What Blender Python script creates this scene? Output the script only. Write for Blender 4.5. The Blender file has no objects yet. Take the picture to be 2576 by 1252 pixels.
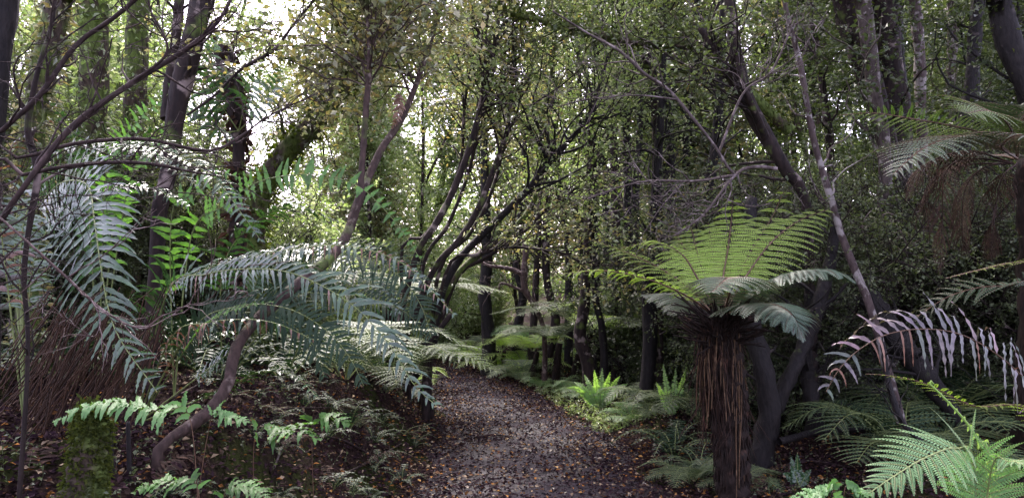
import bpy, math, random
import numpy as np
from mathutils import Vector
R_ = math.radians
rng = np.random.default_rng(7)
random.seed(7)
scene = bpy.context.scene
C = scene.collection

# ------------------------------------------------------------------ camera
FPX, CX, CY, PITCH, EYE = 1910.0, 1288.0, 626.0, R_(3.4), 1.6
cam_d = bpy.data.cameras.new('camera'); cam = bpy.data.objects.new('camera', cam_d); C.objects.link(cam)
cam.location = (0, 0, EYE); cam.rotation_euler = (R_(90) + PITCH, 0, 0)
cam_d.sensor_fit = 'HORIZONTAL'; cam_d.sensor_width = 36.0; cam_d.lens = 36.0 * FPX / 2576.0
cam_d.clip_start = 0.05; cam_d.clip_end = 400
scene.camera = cam
# ------------------------------------------------------------------ sky and sun
SUN_EL, SUN_AZ = 52.0, -18.0     # azimuth from +Y, negative towards -X
w = bpy.data.worlds.new('World'); scene.world = w; w.use_nodes = True
nt = w.node_tree
bg = nt.nodes['Background']
sky = nt.nodes.new('ShaderNodeTexSky'); sky.sky_type = 'NISHITA'; sky.sun_disc = False
sky.sun_elevation = R_(SUN_EL); sky.sun_rotation = R_(SUN_AZ)
sky.air_density = 1.0; sky.dust_density = 3.0; sky.ozone_density = 1.0
hs = nt.nodes.new('ShaderNodeHueSaturation'); hs.inputs['Saturation'].default_value = .55      # thin cloud: paler than a clear sky
tn = nt.nodes.new('ShaderNodeMix'); tn.data_type = 'RGBA'; tn.blend_type = 'MULTIPLY'; tn.inputs[0].default_value = 1; tn.inputs[7].default_value = (1.10, .94, 1.11, 1)
nt.links.new(sky.outputs[0], hs.inputs['Color']); nt.links.new(hs.outputs[0], tn.inputs[6]); nt.links.new(tn.outputs[2], bg.inputs[0]); bg.inputs[1].default_value = 0.15
sd = bpy.data.lights.new('sun', 'SUN'); sun = bpy.data.objects.new('sun', sd); C.objects.link(sun)
sd.energy = 2.0; sd.angle = R_(20); sd.color = (1.0, 0.95, 0.86)
az = R_(SUN_AZ); el = R_(SUN_EL)
sdir = Vector((math.sin(az) * math.cos(el), math.cos(az) * math.cos(el), math.sin(el)))
sun.rotation_euler = sdir.to_track_quat('Z', 'Y').to_euler()
scene.view_settings.view_transform = 'Standard'; scene.view_settings.look = 'None'
scene.view_settings.exposure = 2.85; scene.view_settings.gamma = 1.0
cy = scene.cycles
cy.max_bounces = 8; cy.diffuse_bounces = 5; cy.glossy_bounces = 2; cy.transmission_bounces = 5
cy.sample_clamp_indirect = 6.0; cy.use_denoising = True

# ------------------------------------------------------------------ terrain function
PY_ = np.array([-5, 0, 3, 6, 8.5, 11.75, 14.6, 17, 20, 26, 40.])
PC_ = np.array([.35, .35, .3, .22, .2, -.35, -1.15, -2.3, -4.4, -9.5, -22.])
PW_ = np.array([1.15, 1.15, 1.15, 1.15, 1.0, .95, .95, 1.0, 1.0, 1.1, 1.1])
def sm(x): x = np.clip(x, 0, 1); return x * x * (3 - 2 * x)
def gz(x, y):
    x = np.asarray(x, float); y = np.asarray(y, float)
    c = np.interp(y, PY_, PC_); hw = np.interp(y, PY_, PW_)
    s = (c - hw) - x; r = x - (c + hw)
    near = 1 - sm((y - 9) / 6)
    left = (.78 * sm(s / .9) + .13 * np.clip(s - .5, 0, 12)) * (.25 + .75 * near)
    right = .06 * sm(r / .5) + .03 * np.clip(r, 0, 20)
    z = np.where(s > 0, left, 0) + np.where(r > 0, right, 0)
    z = z + .05 * np.clip(y - 17, 0, 60)
    amp = np.clip(np.maximum(s, r), 0, 1) * .07 + .008
    z = z + amp * (np.sin(x * 2.3 + y * 1.1) + np.sin(x * 5.1 - y * 3.7 + 1) * .6 + np.sin(y * 4.3 + x * .7) * .5)
    return z
def ray(px, py):
    x = (px - CX) / FPX; u = -(py - CY) / FPX
    return np.array([x, math.cos(PITCH) - u * math.sin(PITCH), math.sin(PITCH) + u * math.cos(PITCH)])
def at(px, py, d):            # pixel of the photograph (2576 wide) and distance ahead -> point
    r = ray(px, py); return np.array([0, 0, EYE]) + r * (d / r[1])
def onground(px, py):
    r = ray(px, py)
    for d in np.arange(1.5, 60, .02):
        p = np.array([0, 0, EYE]) + r * (d / r[1])
        if p[2] <= gz(p[0], p[1]): return p
    return at(px, py, 30)
def ppx(d): return d / FPX     # metres per photo pixel at distance d

# ------------------------------------------------------------------ mesh building
def norm(v): return v / np.maximum(np.linalg.norm(v, axis=-1, keepdims=True), 1e-9)
UP = np.array([0, 0, 1.])
class MB:
    def __init__(s): s.v = []; s.f = []; s.m = []; s.s = []; s.n = 0
    def add(s, v, f, mat=0, smooth=True):
        v = np.asarray(v, np.float32).reshape(-1, 3); f = np.asarray(f, np.int32).reshape(-1, 4)
        s.v.append(v); s.f.append(f + s.n); s.n += len(v)
        s.m.append(np.full(len(f), mat, np.int32)); s.s.append(np.full(len(f), smooth, bool))
    def build(s, name, mats, parent=None, loc=None):
        me = bpy.data.meshes.new(name)
        if s.v:
            v = np.concatenate(s.v); f = np.concatenate(s.f)
            if loc is not None: v = v - np.asarray(loc, np.float32)
            me.vertices.add(len(v)); me.vertices.foreach_set('co', v.ravel())
            me.loops.add(f.size); me.loops.foreach_set('vertex_index', f.ravel())
            me.polygons.add(len(f)); me.polygons.foreach_set('loop_start', np.arange(0, f.size, 4, dtype=np.int32))
            try: me.polygons.foreach_set('loop_total', np.full(len(f), 4, np.int32))
            except Exception: pass
            me.polygons.foreach_set('material_index', np.concatenate(s.m))
            me.polygons.foreach_set('use_smooth', np.concatenate(s.s))
            me.update(calc_edges=True)
        for m in (mats if isinstance(mats, (list, tuple)) else [mats]): me.materials.append(m)
        o = bpy.data.objects.new(name, me); C.objects.link(o)
        if parent is not None: o.parent = parent
        elif loc is not None: o.location = loc
        return o
def tubes(mb, P, R, sides=6, mat=0, rough=0.0, smooth=True):
    """P (B,n,3) centre lines, R (B,n) radii"""
    P = np.asarray(P, float); R = np.asarray(R, float)
    if P.ndim == 2: P = P[None]; R = R[None]
    B, n, _ = P.shape
    T = norm(np.gradient(P, axis=1))
    md = norm(P[:, -1] - P[:, 0] + 1e-6)
    ax = np.argmin(np.abs(md), axis=1); ref = np.eye(3)[ax][:, None, :]
    U = norm(ref - (ref * T).sum(-1, keepdims=True) * T); V = np.cross(T, U)
    a = np.arange(sides) * 2 * math.pi / sides
    rr = R[:, :, None]
    if rough > 0:
        ph = rng.uniform(0, 6, (B, 1, 1)); t = np.arange(n)[None, :, None]
        rr = rr * (1 + rough * (np.sin(a * 3 + t * .9 + ph) * .5 + np.sin(a * 2 - t * 1.7 + ph * 2) * .5 + rng.normal(0, .35, (B, n, sides))))
    else: rr = np.repeat(rr, sides, axis=2)
    ring = P[:, :, None, :] + (U[:, :, None, :] * np.cos(a)[None, None, :, None] + V[:, :, None, :] * np.sin(a)[None, None, :, None]) * rr[..., None]
    idx = np.arange(B * n * sides).reshape(B, n, sides)
    i0 = idx[:, :-1]; i1 = idx[:, 1:]
    f = np.stack([i0, np.roll(i0, -1, 2), np.roll(i1, -1, 2), i1], -1)
    mb.add(ring, f, mat, smooth)
    if sides >= 6:   # close the far end with a small cap
        last = idx[:, -1]; q = sides // 2 - 1
        cf = [np.stack([last[:, 0], last[:, 1 + 2 * k], last[:, 2 + 2 * k], last[:, (3 + 2 * k) % sides]], -1) for k in range(q)]
        mb.f.append(np.concatenate(cf).astype(np.int32) + mb.n - B * n * sides)
        k = len(cf) * B; mb.m.append(np.full(k, mat, np.int32)); mb.s.append(np.zeros(k, bool))
def spline(pts, n):
    """Catmull-Rom through rows of pts (any width) resampled to n rows"""
    p = np.asarray(pts, float)
    if len(p) == 2: 
        t = np.linspace(0, 1, n)[:, None]; return p[0] * (1 - t) + p[1] * t
    q = np.vstack([2 * p[0] - p[1], p, 2 * p[-1] - p[-2]])
    seg = np.linalg.norm(np.diff(p[:, :3], axis=0), axis=1); cum = np.concatenate([[0], np.cumsum(seg)])
    out = []
    for s in np.linspace(0, cum[-1], n):
        i = min(np.searchsorted(cum, s, 'right') - 1, len(p) - 2); t = (s - cum[i]) / max(seg[i], 1e-9)
        a, b, c, d = q[i], q[i + 1], q[i + 2], q[i + 3]
        out.append(.5 * ((2 * b) + (-a + c) * t + (2 * a - 5 * b + 4 * c - d) * t * t + (-a + 3 * b - 3 * c + d) * t ** 3))
    return np.array(out)
def rand_dirs(n, flat=1.0):
    d = rng.normal(0, 1, (n, 3)); d[:, 2] *= flat; return norm(d)
def grow(P0, D0, L, n=5, wig=.25, up=0.0):
    """B shoots starting at P0 along D0; returns (B,n,3)"""
    B = len(P0); out = np.zeros((B, n, 3)); out[:, 0] = P0; d = norm(D0); st = (np.asarray(L) / (n - 1))[:, None]
    for k in range(1, n):
        d = norm(d + rng.normal(0, wig, (B, 3)) + UP * up); out[:, k] = out[:, k - 1] + d * st
    return out
def spawn(P, count, t0=.2, t1=1.0, ang=(35, 70), flat=.7):
    """start points and directions of `count` side shoots taken from the paths P (B,n,3)"""
    B, n, _ = P.shape
    b = rng.integers(0, B, count); t = rng.uniform(t0, t1, count) * (n - 1.001)
    i = t.astype(int); fr = (t - i)[:, None]
    p = P[b, i] * (1 - fr) + P[b, i + 1] * fr; T = norm(P[b, i + 1] - P[b, i])
    r = rand_dirs(count, flat); r = norm(r - (r * T).sum(1, keepdims=True) * T)
    a = np.radians(rng.uniform(*ang, count))[:, None]
    return p, norm(T * np.cos(a) + r * np.sin(a)), b, t / (n - 1)
def leaf_quads(mb, pos, d, L, W, mat=0, tilt=.7, nrm=None):
    n = len(pos); L = np.broadcast_to(L, n)[:, None]; W = np.broadcast_to(W, n)[:, None]
    d = norm(d)
    N = norm((UP if nrm is None else nrm) + rng.normal(0, tilt, (n, 3)))
    S = norm(np.cross(d, N)); N2 = np.cross(S, d)
    mid = pos + d * L * .48 - N2 * L * .0
    v = np.stack([pos, mid + S * W * .5 + N2 * W * .18, pos + d * L - N2 * L * .12, mid - S * W * .5 + N2 * W * .18], 1)
    mb.add(v, np.arange(n * 4).reshape(n, 4), mat, False)
def shoots_with_leaves(mbw, mbl, P, per, L, W, r=.002, mat=0, tilt=.7, wood=True, hang=.15, sides=3, matw=0):
    """P (B,n,3) terminal twigs; per leaves each"""
    B, n, _ = P.shape
    if wood: tubes(mbw, P, np.linspace(1, .4, n)[None] * np.full((B, 1), r), sides, matw)
    t = np.tile((np.arange(per) + .5) / per, B) * (n - 1.001) ; b = np.repeat(np.arange(B), per)
    i = t.astype(int); fr = (t - i)[:, None]
    p = P[b, i] * (1 - fr) + P[b, i + 1] * fr; T = norm(P[b, i + 1] - P[b, i])
    r_ = rand_dirs(len(b), .5); d = norm(T * .6 + r_ - UP * hang)
    s = rng.uniform(.45, 1.4, len(b))
    leaf_quads(mbl, p, d, L * s, W * s, mat, tilt)

# ------------------------------------------------------------------ materials
def newmat(name):
    m = bpy.data.materials.new(name); m.use_nodes = True; n = m.node_tree; n.nodes.clear()
    out = n.nodes.new('ShaderNodeOutputMaterial'); return m, n, out
def ramp(n, stops, interp='LINEAR'):
    r = n.nodes.new('ShaderNodeValToRGB'); r.color_ramp.interpolation = interp; e = r.color_ramp.elements
    while len(e) < len(stops): e.new(.5)
    for k, (p, c) in enumerate(stops): e[k].position = p; e[k].color = (*c, 1)
    return r
def leaf_mat(name, cols, rough=.45, trans=.35, tcol=(1.3, 1.5, .5), spec=.5, noise=0):
    m, n, out = newmat(name)
    g = n.nodes.new('ShaderNodeNewGeometry')
    k = len(cols); rp = ramp(n, [(i / max(k - 1, 1), c) for i, c in enumerate(cols)]); n.links.new(g.outputs['Random Per Island'], rp.inputs[0])
    col = rp.outputs[0]
    if noise:
        nz = n.nodes.new('ShaderNodeTexNoise'); nz.inputs['Scale'].default_value = noise; nz.inputs['Detail'].default_value = 3
        tc = n.nodes.new('ShaderNodeTexCoord'); n.links.new(tc.outputs['Object'], nz.inputs['Vector'])
        h = n.nodes.new('ShaderNodeHueSaturation'); mr = n.nodes.new('ShaderNodeMapRange'); mr.inputs[1].default_value = .3; mr.inputs[2].default_value = .7
        mr.inputs[3].default_value = .55; mr.inputs[4].default_value = 1.5
        n.links.new(nz.outputs['Fac'], mr.inputs[0]); n.links.new(mr.outputs[0], h.inputs['Value']); n.links.new(col, h.inputs['Color']); col = h.outputs[0]
    p = n.nodes.new('ShaderNodeBsdfPrincipled'); p.inputs['Roughness'].default_value = rough; p.inputs['Specular IOR Level'].default_value = spec
    n.links.new(col, p.inputs['Base Color'])
    t = n.nodes.new('ShaderNodeBsdfTranslucent'); mx = n.nodes.new('ShaderNodeMix'); mx.data_type = 'RGBA'; mx.blend_type = 'MULTIPLY'; mx.inputs[0].default_value = 1
    n.links.new(col, mx.inputs[6]); mx.inputs[7].default_value = (*tcol, 1); n.links.new(mx.outputs[2], t.inputs['Color'])
    ms = n.nodes.new('ShaderNodeMixShader'); ms.inputs[0].default_value = trans
    n.links.new(p.outputs[0], ms.inputs[1]); n.links.new(t.outputs[0], ms.inputs[2]); n.links.new(ms.outputs[0], out.inputs[0])
    return m
def bark_mat(name, dark, mid, pale, pale_amt=.5, moss=0.0, rough=.85, scale=9):
    m, n, out = newmat(name)
    tc = n.nodes.new('ShaderNodeTexCoord'); mp = n.nodes.new('ShaderNodeMapping'); mp.inputs['Scale'].default_value = (1, 1, .35)
    n.links.new(tc.outputs['Object'], mp.inputs[0])
    n1 = n.nodes.new('ShaderNodeTexNoise'); n1.inputs['Scale'].default_value = scale * 4; n1.inputs['Detail'].default_value = 6
    n2 = n.nodes.new('ShaderNodeTexNoise'); n2.inputs['Scale'].default_value = scale; n2.inputs['Detail'].default_value = 5
    n.links.new(mp.outputs[0], n1.inputs['Vector']); n.links.new(tc.outputs['Object'], n2.inputs['Vector'])
    r1 = ramp(n, [(.3, dark), (.7, mid)]); n.links.new(n1.outputs['Fac'], r1.inputs[0])
    lo = .72 - .3 * pale_amt
    r2 = ramp(n, [(lo, (0, 0, 0)), (lo + .07, (1, 1, 1))]); n.links.new(n2.outputs['Fac'], r2.inputs[0])
    mx = n.nodes.new('ShaderNodeMix'); mx.data_type = 'RGBA'; n.links.new(r2.outputs[0], mx.inputs[0]); n.links.new(r1.outputs[0], mx.inputs[6]); mx.inputs[7].default_value = (*pale, 1)
    col = mx.outputs[2]
    if moss:
        n3 = n.nodes.new('ShaderNodeTexNoise'); n3.inputs['Scale'].default_value = 5; n3.inputs['Detail'].default_value = 4
        n.links.new(tc.outputs['Object'], n3.inputs['Vector'])
        lo = .7 - .4 * moss; r3 = ramp(n, [(lo, (0, 0, 0)), (lo + .12, (1, 1, 1))]); n.links.new(n3.outputs['Fac'], r3.inputs[0])
        m2 = n.nodes.new('ShaderNodeMix'); m2.data_type = 'RGBA'; n.links.new(r3.outputs[0], m2.inputs[0]); n.links.new(col, m2.inputs[6])
        r4 = ramp(n, [(.3, (.03, .045, .008)), (.7, (.10, .14, .03))]); n.links.new(n1.outputs['Fac'], r4.inputs[0]); n.links.new(r4.outputs[0], m2.inputs[7]); col = m2.outputs[2]
    p = n.nodes.new('ShaderNodeBsdfPrincipled'); p.inputs['Roughness'].default_value = rough; p.inputs['Specular IOR Level'].default_value = .25; n.links.new(col, p.inputs['Base Color'])
    b = n.nodes.new('ShaderNodeBump'); b.inputs['Strength'].default_value = .7; b.inputs['Distance'].default_value = .02
    n.links.new(n1.outputs['Fac'], b.inputs['Height']); n.links.new(b.outputs[0], p.inputs['Normal'])
    n.links.new(p.outputs[0], out.inputs[0]); return m
M = {}
M['kio'] = leaf_mat('kiokio leaf', [(.02, .052, .018), (.036, .078, .028), (.028, .062, .028)], .27, .2, spec=.75, noise=14)
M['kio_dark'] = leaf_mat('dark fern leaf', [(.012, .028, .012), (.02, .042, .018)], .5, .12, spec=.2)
M['kio_green'] = leaf_mat('green fern leaf', [(.06, .14, .03), (.09, .19, .045)], .45, .38, spec=.4, noise=14)
M['kio_pale'] = leaf_mat('pale fern leaf', [(.085, .19, .055), (.12, .24, .075)], .5, .3, spec=.4)
M['kio_purple'] = leaf_mat('weathered fern leaf', [(.06, .06, .06), (.10, .08, .09), (.05, .07, .05), (.16, .10, .11)], .45, .12, spec=.45, noise=25)
M['dead'] = leaf_mat('dead fern leaf', [(.10, .055, .035), (.18, .11, .08), (.27, .19, .155)], .7, .2, (1.2, .8, .5), .3)
M['dead_dark'] = leaf_mat('rotten frond', [(.016, .009, .006), (.035, .018, .010), (.055, .03, .018)], .85, .05, (1.2, .8, .5), .2)
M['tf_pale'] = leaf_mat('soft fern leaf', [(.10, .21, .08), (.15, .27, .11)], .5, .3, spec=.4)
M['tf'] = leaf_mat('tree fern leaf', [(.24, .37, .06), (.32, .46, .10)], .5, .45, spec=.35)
M['tf_shade'] = leaf_mat('shaded tree fern leaf', [(.05, .09, .05), (.07, .11, .07)], .42, .12, spec=.5)  # for shaded fronds: the shade is put into a darker, greyer leaf colour
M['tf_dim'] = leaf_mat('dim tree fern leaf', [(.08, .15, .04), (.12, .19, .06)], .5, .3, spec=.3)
M['tf_dark'] = leaf_mat('old tree fern leaf', [(.022, .045, .02), (.038, .065, .03)], .55, .12, spec=.2)  # darkest of the tree fern leaf greens
M['crownf'] = leaf_mat('crown fern leaf', [(.20, .33, .12), (.27, .40, .18)], .45, .45, spec=.4)
M['olive'] = leaf_mat('olive small leaf', [(.09, .12, .045), (.16, .18, .07), (.11, .15, .06), (.22, .19, .07), (.13, .16, .08), (.30, .24, .09), (.22, .24, .16), (.13, .16, .08), (.42, .42, .34)], .33, .42, (1.15, 1.15, .7), .8)  # the palest stop paints silvery glints onto some of the leaves
M['green'] = leaf_mat('green small leaf', [(.13, .19, .05), (.19, .26, .09), (.15, .22, .08), (.27, .33, .18), (.40, .42, .32)], .36, .48, (1.15, 1.22, .72), .7)
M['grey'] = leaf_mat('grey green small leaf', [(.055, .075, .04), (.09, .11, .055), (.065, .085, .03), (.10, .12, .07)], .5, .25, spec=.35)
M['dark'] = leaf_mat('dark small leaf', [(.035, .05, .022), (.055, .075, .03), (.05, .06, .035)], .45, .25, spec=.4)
M['lime'] = leaf_mat('lime shoot', [(.20, .31, .07), (.28, .39, .12)], .5, .4, spec=.4)
M['moss'] = leaf_mat('moss', [(.03, .042, .008), (.065, .078, .015), (.045, .055, .012), (.025, .035, .01)], .9, .3, spec=.1)
M['litter'] = leaf_mat('leaf litter', [(.012, .007, .008), (.022, .012, .015), (.013, .008, .009), (.032, .017, .018), (.016, .009, .012), (.028, .016, .021), (.045, .026, .026), (.02, .011, .013), (.013, .008, .010), (.022, .013, .016), (.03, .018, .021), (.02, .012, .013), (.03, .018, .02), (.26, .12, .03), (.02, .012, .013), (.05, .03, .03), (.02, .012, .013), (.34, .26, .16), (.03, .018, .02), (.05, .03, .03)], .8, .02, (1, 1, 1), .02)
M['litter_tan'] = leaf_mat('fresh fallen leaf', [(.22, .12, .02), (.30, .16, .04), (.13, .05, .02), (.30, .24, .13), (.16, .07, .02), (.35, .33, .26), (.10, .045, .02)], .6, .05, (1, 1, 1), .2)
M['rachis'] = bark_mat('frond stalk green', (.10, .13, .04), (.18, .22, .08), (.2, .2, .1), .2, 0, .5)
M['rachis_brown'] = bark_mat('frond stalk brown', (.05, .025, .015), (.12, .07, .04), (.2, .12, .08), .3, 0, .5)
M['stipe'] = bark_mat('dead stalk', (.04, .023, .011), (.10, .058, .028), (.16, .10, .055), .4, 0, .7)
M['bark_brown'] = bark_mat('dark brown twig bark', (.012, .007, .006), (.035, .021, .018), (.08, .055, .05), .3, 0)
M['bark_lean'] = bark_mat('brown mossy smooth bark', (.018, .011, .008), (.055, .034, .027), (.14, .11, .09), .4, .38, .8, 10)
M['bark_grey'] = bark_mat('grey mottled bark', (.03, .02, .018), (.07, .05, .045), (.20, .18, .165), .7, .1, .8, 9)
M['bark_dark'] = bark_mat('dark bark', (.007, .0045, .004), (.028, .018, .015), (.17, .135, .12), .42, .3, .85, 6)
M['bark_black'] = bark_mat('wet black bark', (.004, .003, .003), (.014, .011, .010), (.05, .04, .036), .2, .1, .75)
M['bark_moss'] = bark_mat('mossy bark', (.02, .015, .01), (.07, .05, .035), (.15, .14, .12), .3, .75)
M['bark_pink'] = bark_mat('pinkish smooth bark', (.035, .022, .018), (.085, .052, .045), (.17, .13, .115), .6, .12, .6, 14)
M['bark_pale'] = bark_mat('pale lichened bark', (.03, .022, .019), (.075, .058, .05), (.19, .17, .155), .55, .2, .8, 9)
M['twig_pale'] = bark_mat('pale twig', (.04, .03, .027), (.09, .07, .065), (.17, .14, .135), .6)
M['fibre'] = bark_mat('tree fern fibre', (.006, .004, .003), (.022, .012, .008), (.05, .025, .015), .3, .05)
M['fibre_red'] = bark_mat('red brown fibre', (.012, .006, .004), (.035, .016, .009), (.07, .032, .02), .4, 0)

def ground_mat(name, path=False):
    m, n, out = newmat(name)
    tc = n.nodes.new('ShaderNodeTexCoord')
    a = n.nodes.new('ShaderNodeTexNoise'); a.inputs['Scale'].default_value = 38; a.inputs['Detail'].default_value = 8
    b = n.nodes.new('ShaderNodeTexNoise'); b.inputs['Scale'].default_value = 1.3; b.inputs['Detail'].default_value = 5
    for x in (a, b): n.links.new(tc.outputs['Object'], x.inputs['Vector'])
    if path: r = ramp(n, [(.3, (.006, .004, .0065)), (.55, (.012, .008, .0135)), (.75, (.022, .015, .025))])
    else: r = ramp(n, [(.3, (.006, .004, .0035)), (.55, (.018, .011, .009)), (.75, (.035, .022, .015))])
    n.links.new(a.outputs['Fac'], r.inputs[0]); col = r.outputs[0]
    p = n.nodes.new('ShaderNodeBsdfPrincipled'); p.inputs['Specular IOR Level'].default_value = .14 if path else .03
    if not path:
        r3 = ramp(n, [(.52, (0, 0, 0)), (.6, (1, 1, 1))]); n.links.new(b.outputs['Fac'], r3.inputs[0])
        m2 = n.nodes.new('ShaderNodeMix'); m2.data_type = 'RGBA'; n.links.new(r3.outputs[0], m2.inputs[0]); n.links.new(col, m2.inputs[6]); m2.inputs[7].default_value = (.018, .022, .006, 1); col = m2.outputs[2]
        p.inputs['Roughness'].default_value = .9
    else:
        r2 = ramp(n, [(.40, (.28, .28, .28)), (.52, (.85, .85, .85))]); n.links.new(b.outputs['Fac'], r2.inputs[0]); n.links.new(r2.outputs[0], p.inputs['Roughness'])
    n.links.new(col, p.inputs['Base Color'])
    bp = n.nodes.new('ShaderNodeBump'); bp.inputs['Strength'].default_value = .8; bp.inputs['Distance'].default_value = .03
    n.links.new(a.outputs['Fac'], bp.inputs['Height']); n.links.new(bp.outputs[0], p.inputs['Normal'])
    n.links.new(p.outputs[0], out.inputs[0]); return m

# ------------------------------------------------------------------ naming
def thing(name, label, cat, loc=(0, 0, 0), group=None):
    o = bpy.data.objects.new(name, None); o.empty_display_size = .2; C.objects.link(o); o.location = [float(v) for v in loc]
    o['label'] = label; o['category'] = cat
    if group: o['group'] = group
    return o
def tag(o, label, cat, group=None, kind=None):
    if label: o['label'] = label
    if cat: o['category'] = cat
    if group: o['group'] = group
    if kind: o['kind'] = kind
    return o
def dup(root, loc, rz, s=1.0, label=None, group=None):
    r = root.copy(); C.objects.link(r); r.location = loc; r.rotation_euler = (0, 0, rz); r.scale = (s, s, s)
    if label: r['label'] = label
    if group: r['group'] = group
    for ch in list(root.children):
        c = ch.copy(); C.objects.link(c); c.parent = r
        for g in ch.children:
            d = g.copy(); C.objects.link(d); d.parent = c
    return r
def part(mb, name, mats, root, label=None):
    """build mb (world coordinates) as a child of root"""
    o = mb.build(name, mats, root, loc=tuple(root.location))
    if label: o['label'] = label
    return o

# ------------------------------------------------------------------ ground and path
def grid_sheet(name, X, Y, Z, mat):
    ny, nx = X.shape; mb = MB(); idx = np.arange(nx * ny).reshape(ny, nx)
    mb.add(np.stack([X, Y, Z], -1), np.stack([idx[:-1, :-1], idx[:-1, 1:], idx[1:, 1:], idx[1:, :-1]], -1))
    o = mb.build(name, mat); o['kind'] = 'structure'; return o
gx = np.sinh(np.linspace(-4.2, 4.2, 260)) * 2.0; gy = np.concatenate([np.linspace(-30, -2, 20), np.linspace(-1.8, 24, 330), np.linspace(25, 120, 40)])
X, Y = np.meshgrid(gx, gy); grid_sheet('ground', X, Y, gz(X, Y), ground_mat('forest floor'))
ys = np.linspace(-3, 26, 360); us = np.linspace(-1, 1, 40)
Yp = np.repeat(ys[:, None], 40, 1); wob = 1 + .08 * np.sin(ys * 1.7) + .05 * np.sin(ys * 4.1 + 1)
Xp = np.interp(ys, PY_, PC_)[:, None] + us[None] * (np.interp(ys, PY_, PW_) * wob * .97)[:, None]
edge = np.clip((1 - np.abs(us)) / .1, 0, 1)[None]
grid_sheet('path', Xp, Yp, gz(Xp, Yp) + .012 * edge - .006 + .006 * edge, ground_mat('trodden mud', True))

def scatter(n, x0, x1, y0, y1, f=None):
    x = rng.uniform(x0, x1, n); y = y0 + (y1 - y0) * rng.uniform(0, 1, n) ** 1.3
    if f is not None: k = f(x, y); x, y = x[k], y[k]
    return np.stack([x, y, gz(x, y)], 1)
mb = MB()
p = scatter(260000, -5, 6, 2.2, 20)
side = np.abs(p[:, 0] - np.interp(p[:, 1], PY_, PC_)) / np.interp(p[:, 1], PY_, PW_)
p = p[(rng.uniform(0, 1, len(p)) < np.clip(.34 + .7 * np.abs(side + .25 * np.sin(p[:, 1] * 1.9) * np.sign(p[:, 0])), 0, 1))]
n_ = len(p); p[:, 2] += rng.uniform(.014, .035, n_)
d = rand_dirs(n_, .25); s = rng.uniform(.02, .05, n_)
leaf_quads(mb, p, d, s, s * .62, 0, .5)
tag(mb.build('leaf_litter', M['litter']), 'fallen brown, orange and cream leaves scattered over the muddy path', 'leaf litter', kind='stuff')
mb = MB(); p = scatter(2600, -3, 4, 2.5, 17, lambda x, y: np.abs(x - np.interp(y, PY_, PC_)) < np.interp(y, PY_, PW_) * rng.uniform(.7, 1.7, len(x)))
p[:, 2] += .035; s_ = rng.uniform(.03, .06, len(p)); leaf_quads(mb, p, rand_dirs(len(p), .25), s_, s_ * .62, 0, .4)
tag(mb.build('yellow_leaves', M['litter_tan']), 'yellow, orange and cream leaves fallen on the path', 'fallen leaves', kind='stuff')
mb = MB()
def offpath(x, y): return np.abs(x - np.interp(y, PY_, PC_)) > np.interp(y, PY_, PW_) + .12 + rng.uniform(0, .3, len(x))
p = scatter(16000, -6, 7, 2.2, 20, offpath)
keep = (np.sin(p[:, 0] * 3.1 + 1) + np.sin(p[:, 1] * 2.3) + rng.normal(0, .7, len(p))) > .2; p = p[keep]
P_ = grow(p, np.tile(UP, (len(p), 1)) + rng.normal(0, .5, (len(p), 3)), rng.uniform(.04, .16, len(p)), 3, .3)
shoots_with_leaves(mb, mb, P_, 6, .022, .014, .0012, 0, .6)
tag(mb.build('ground_cover', M['grey']), 'low small-leaved plants covering the banks beside the path', 'ground cover', kind='stuff')
mb = MB()
p = scatter(9000, -6, 7, 2.2, 16, offpath)
keep = (np.sin(p[:, 0] * 2.1 + 2.2) + np.sin(p[:, 1] * 3.3 + .6)) > 1.0; p = p[keep]
q = np.repeat(p, 14, 0) + rng.normal(0, .03, (len(p) * 14, 3)) * [1, 1, .3]
leaf_quads(mb, q, norm(rng.normal(0, .5, (len(q), 3)) + UP), .018, .009, 0, 1)
tag(mb.build('moss_carpet', M['moss']), 'yellow-green moss cushions on the banks', 'moss', kind='stuff')

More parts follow.
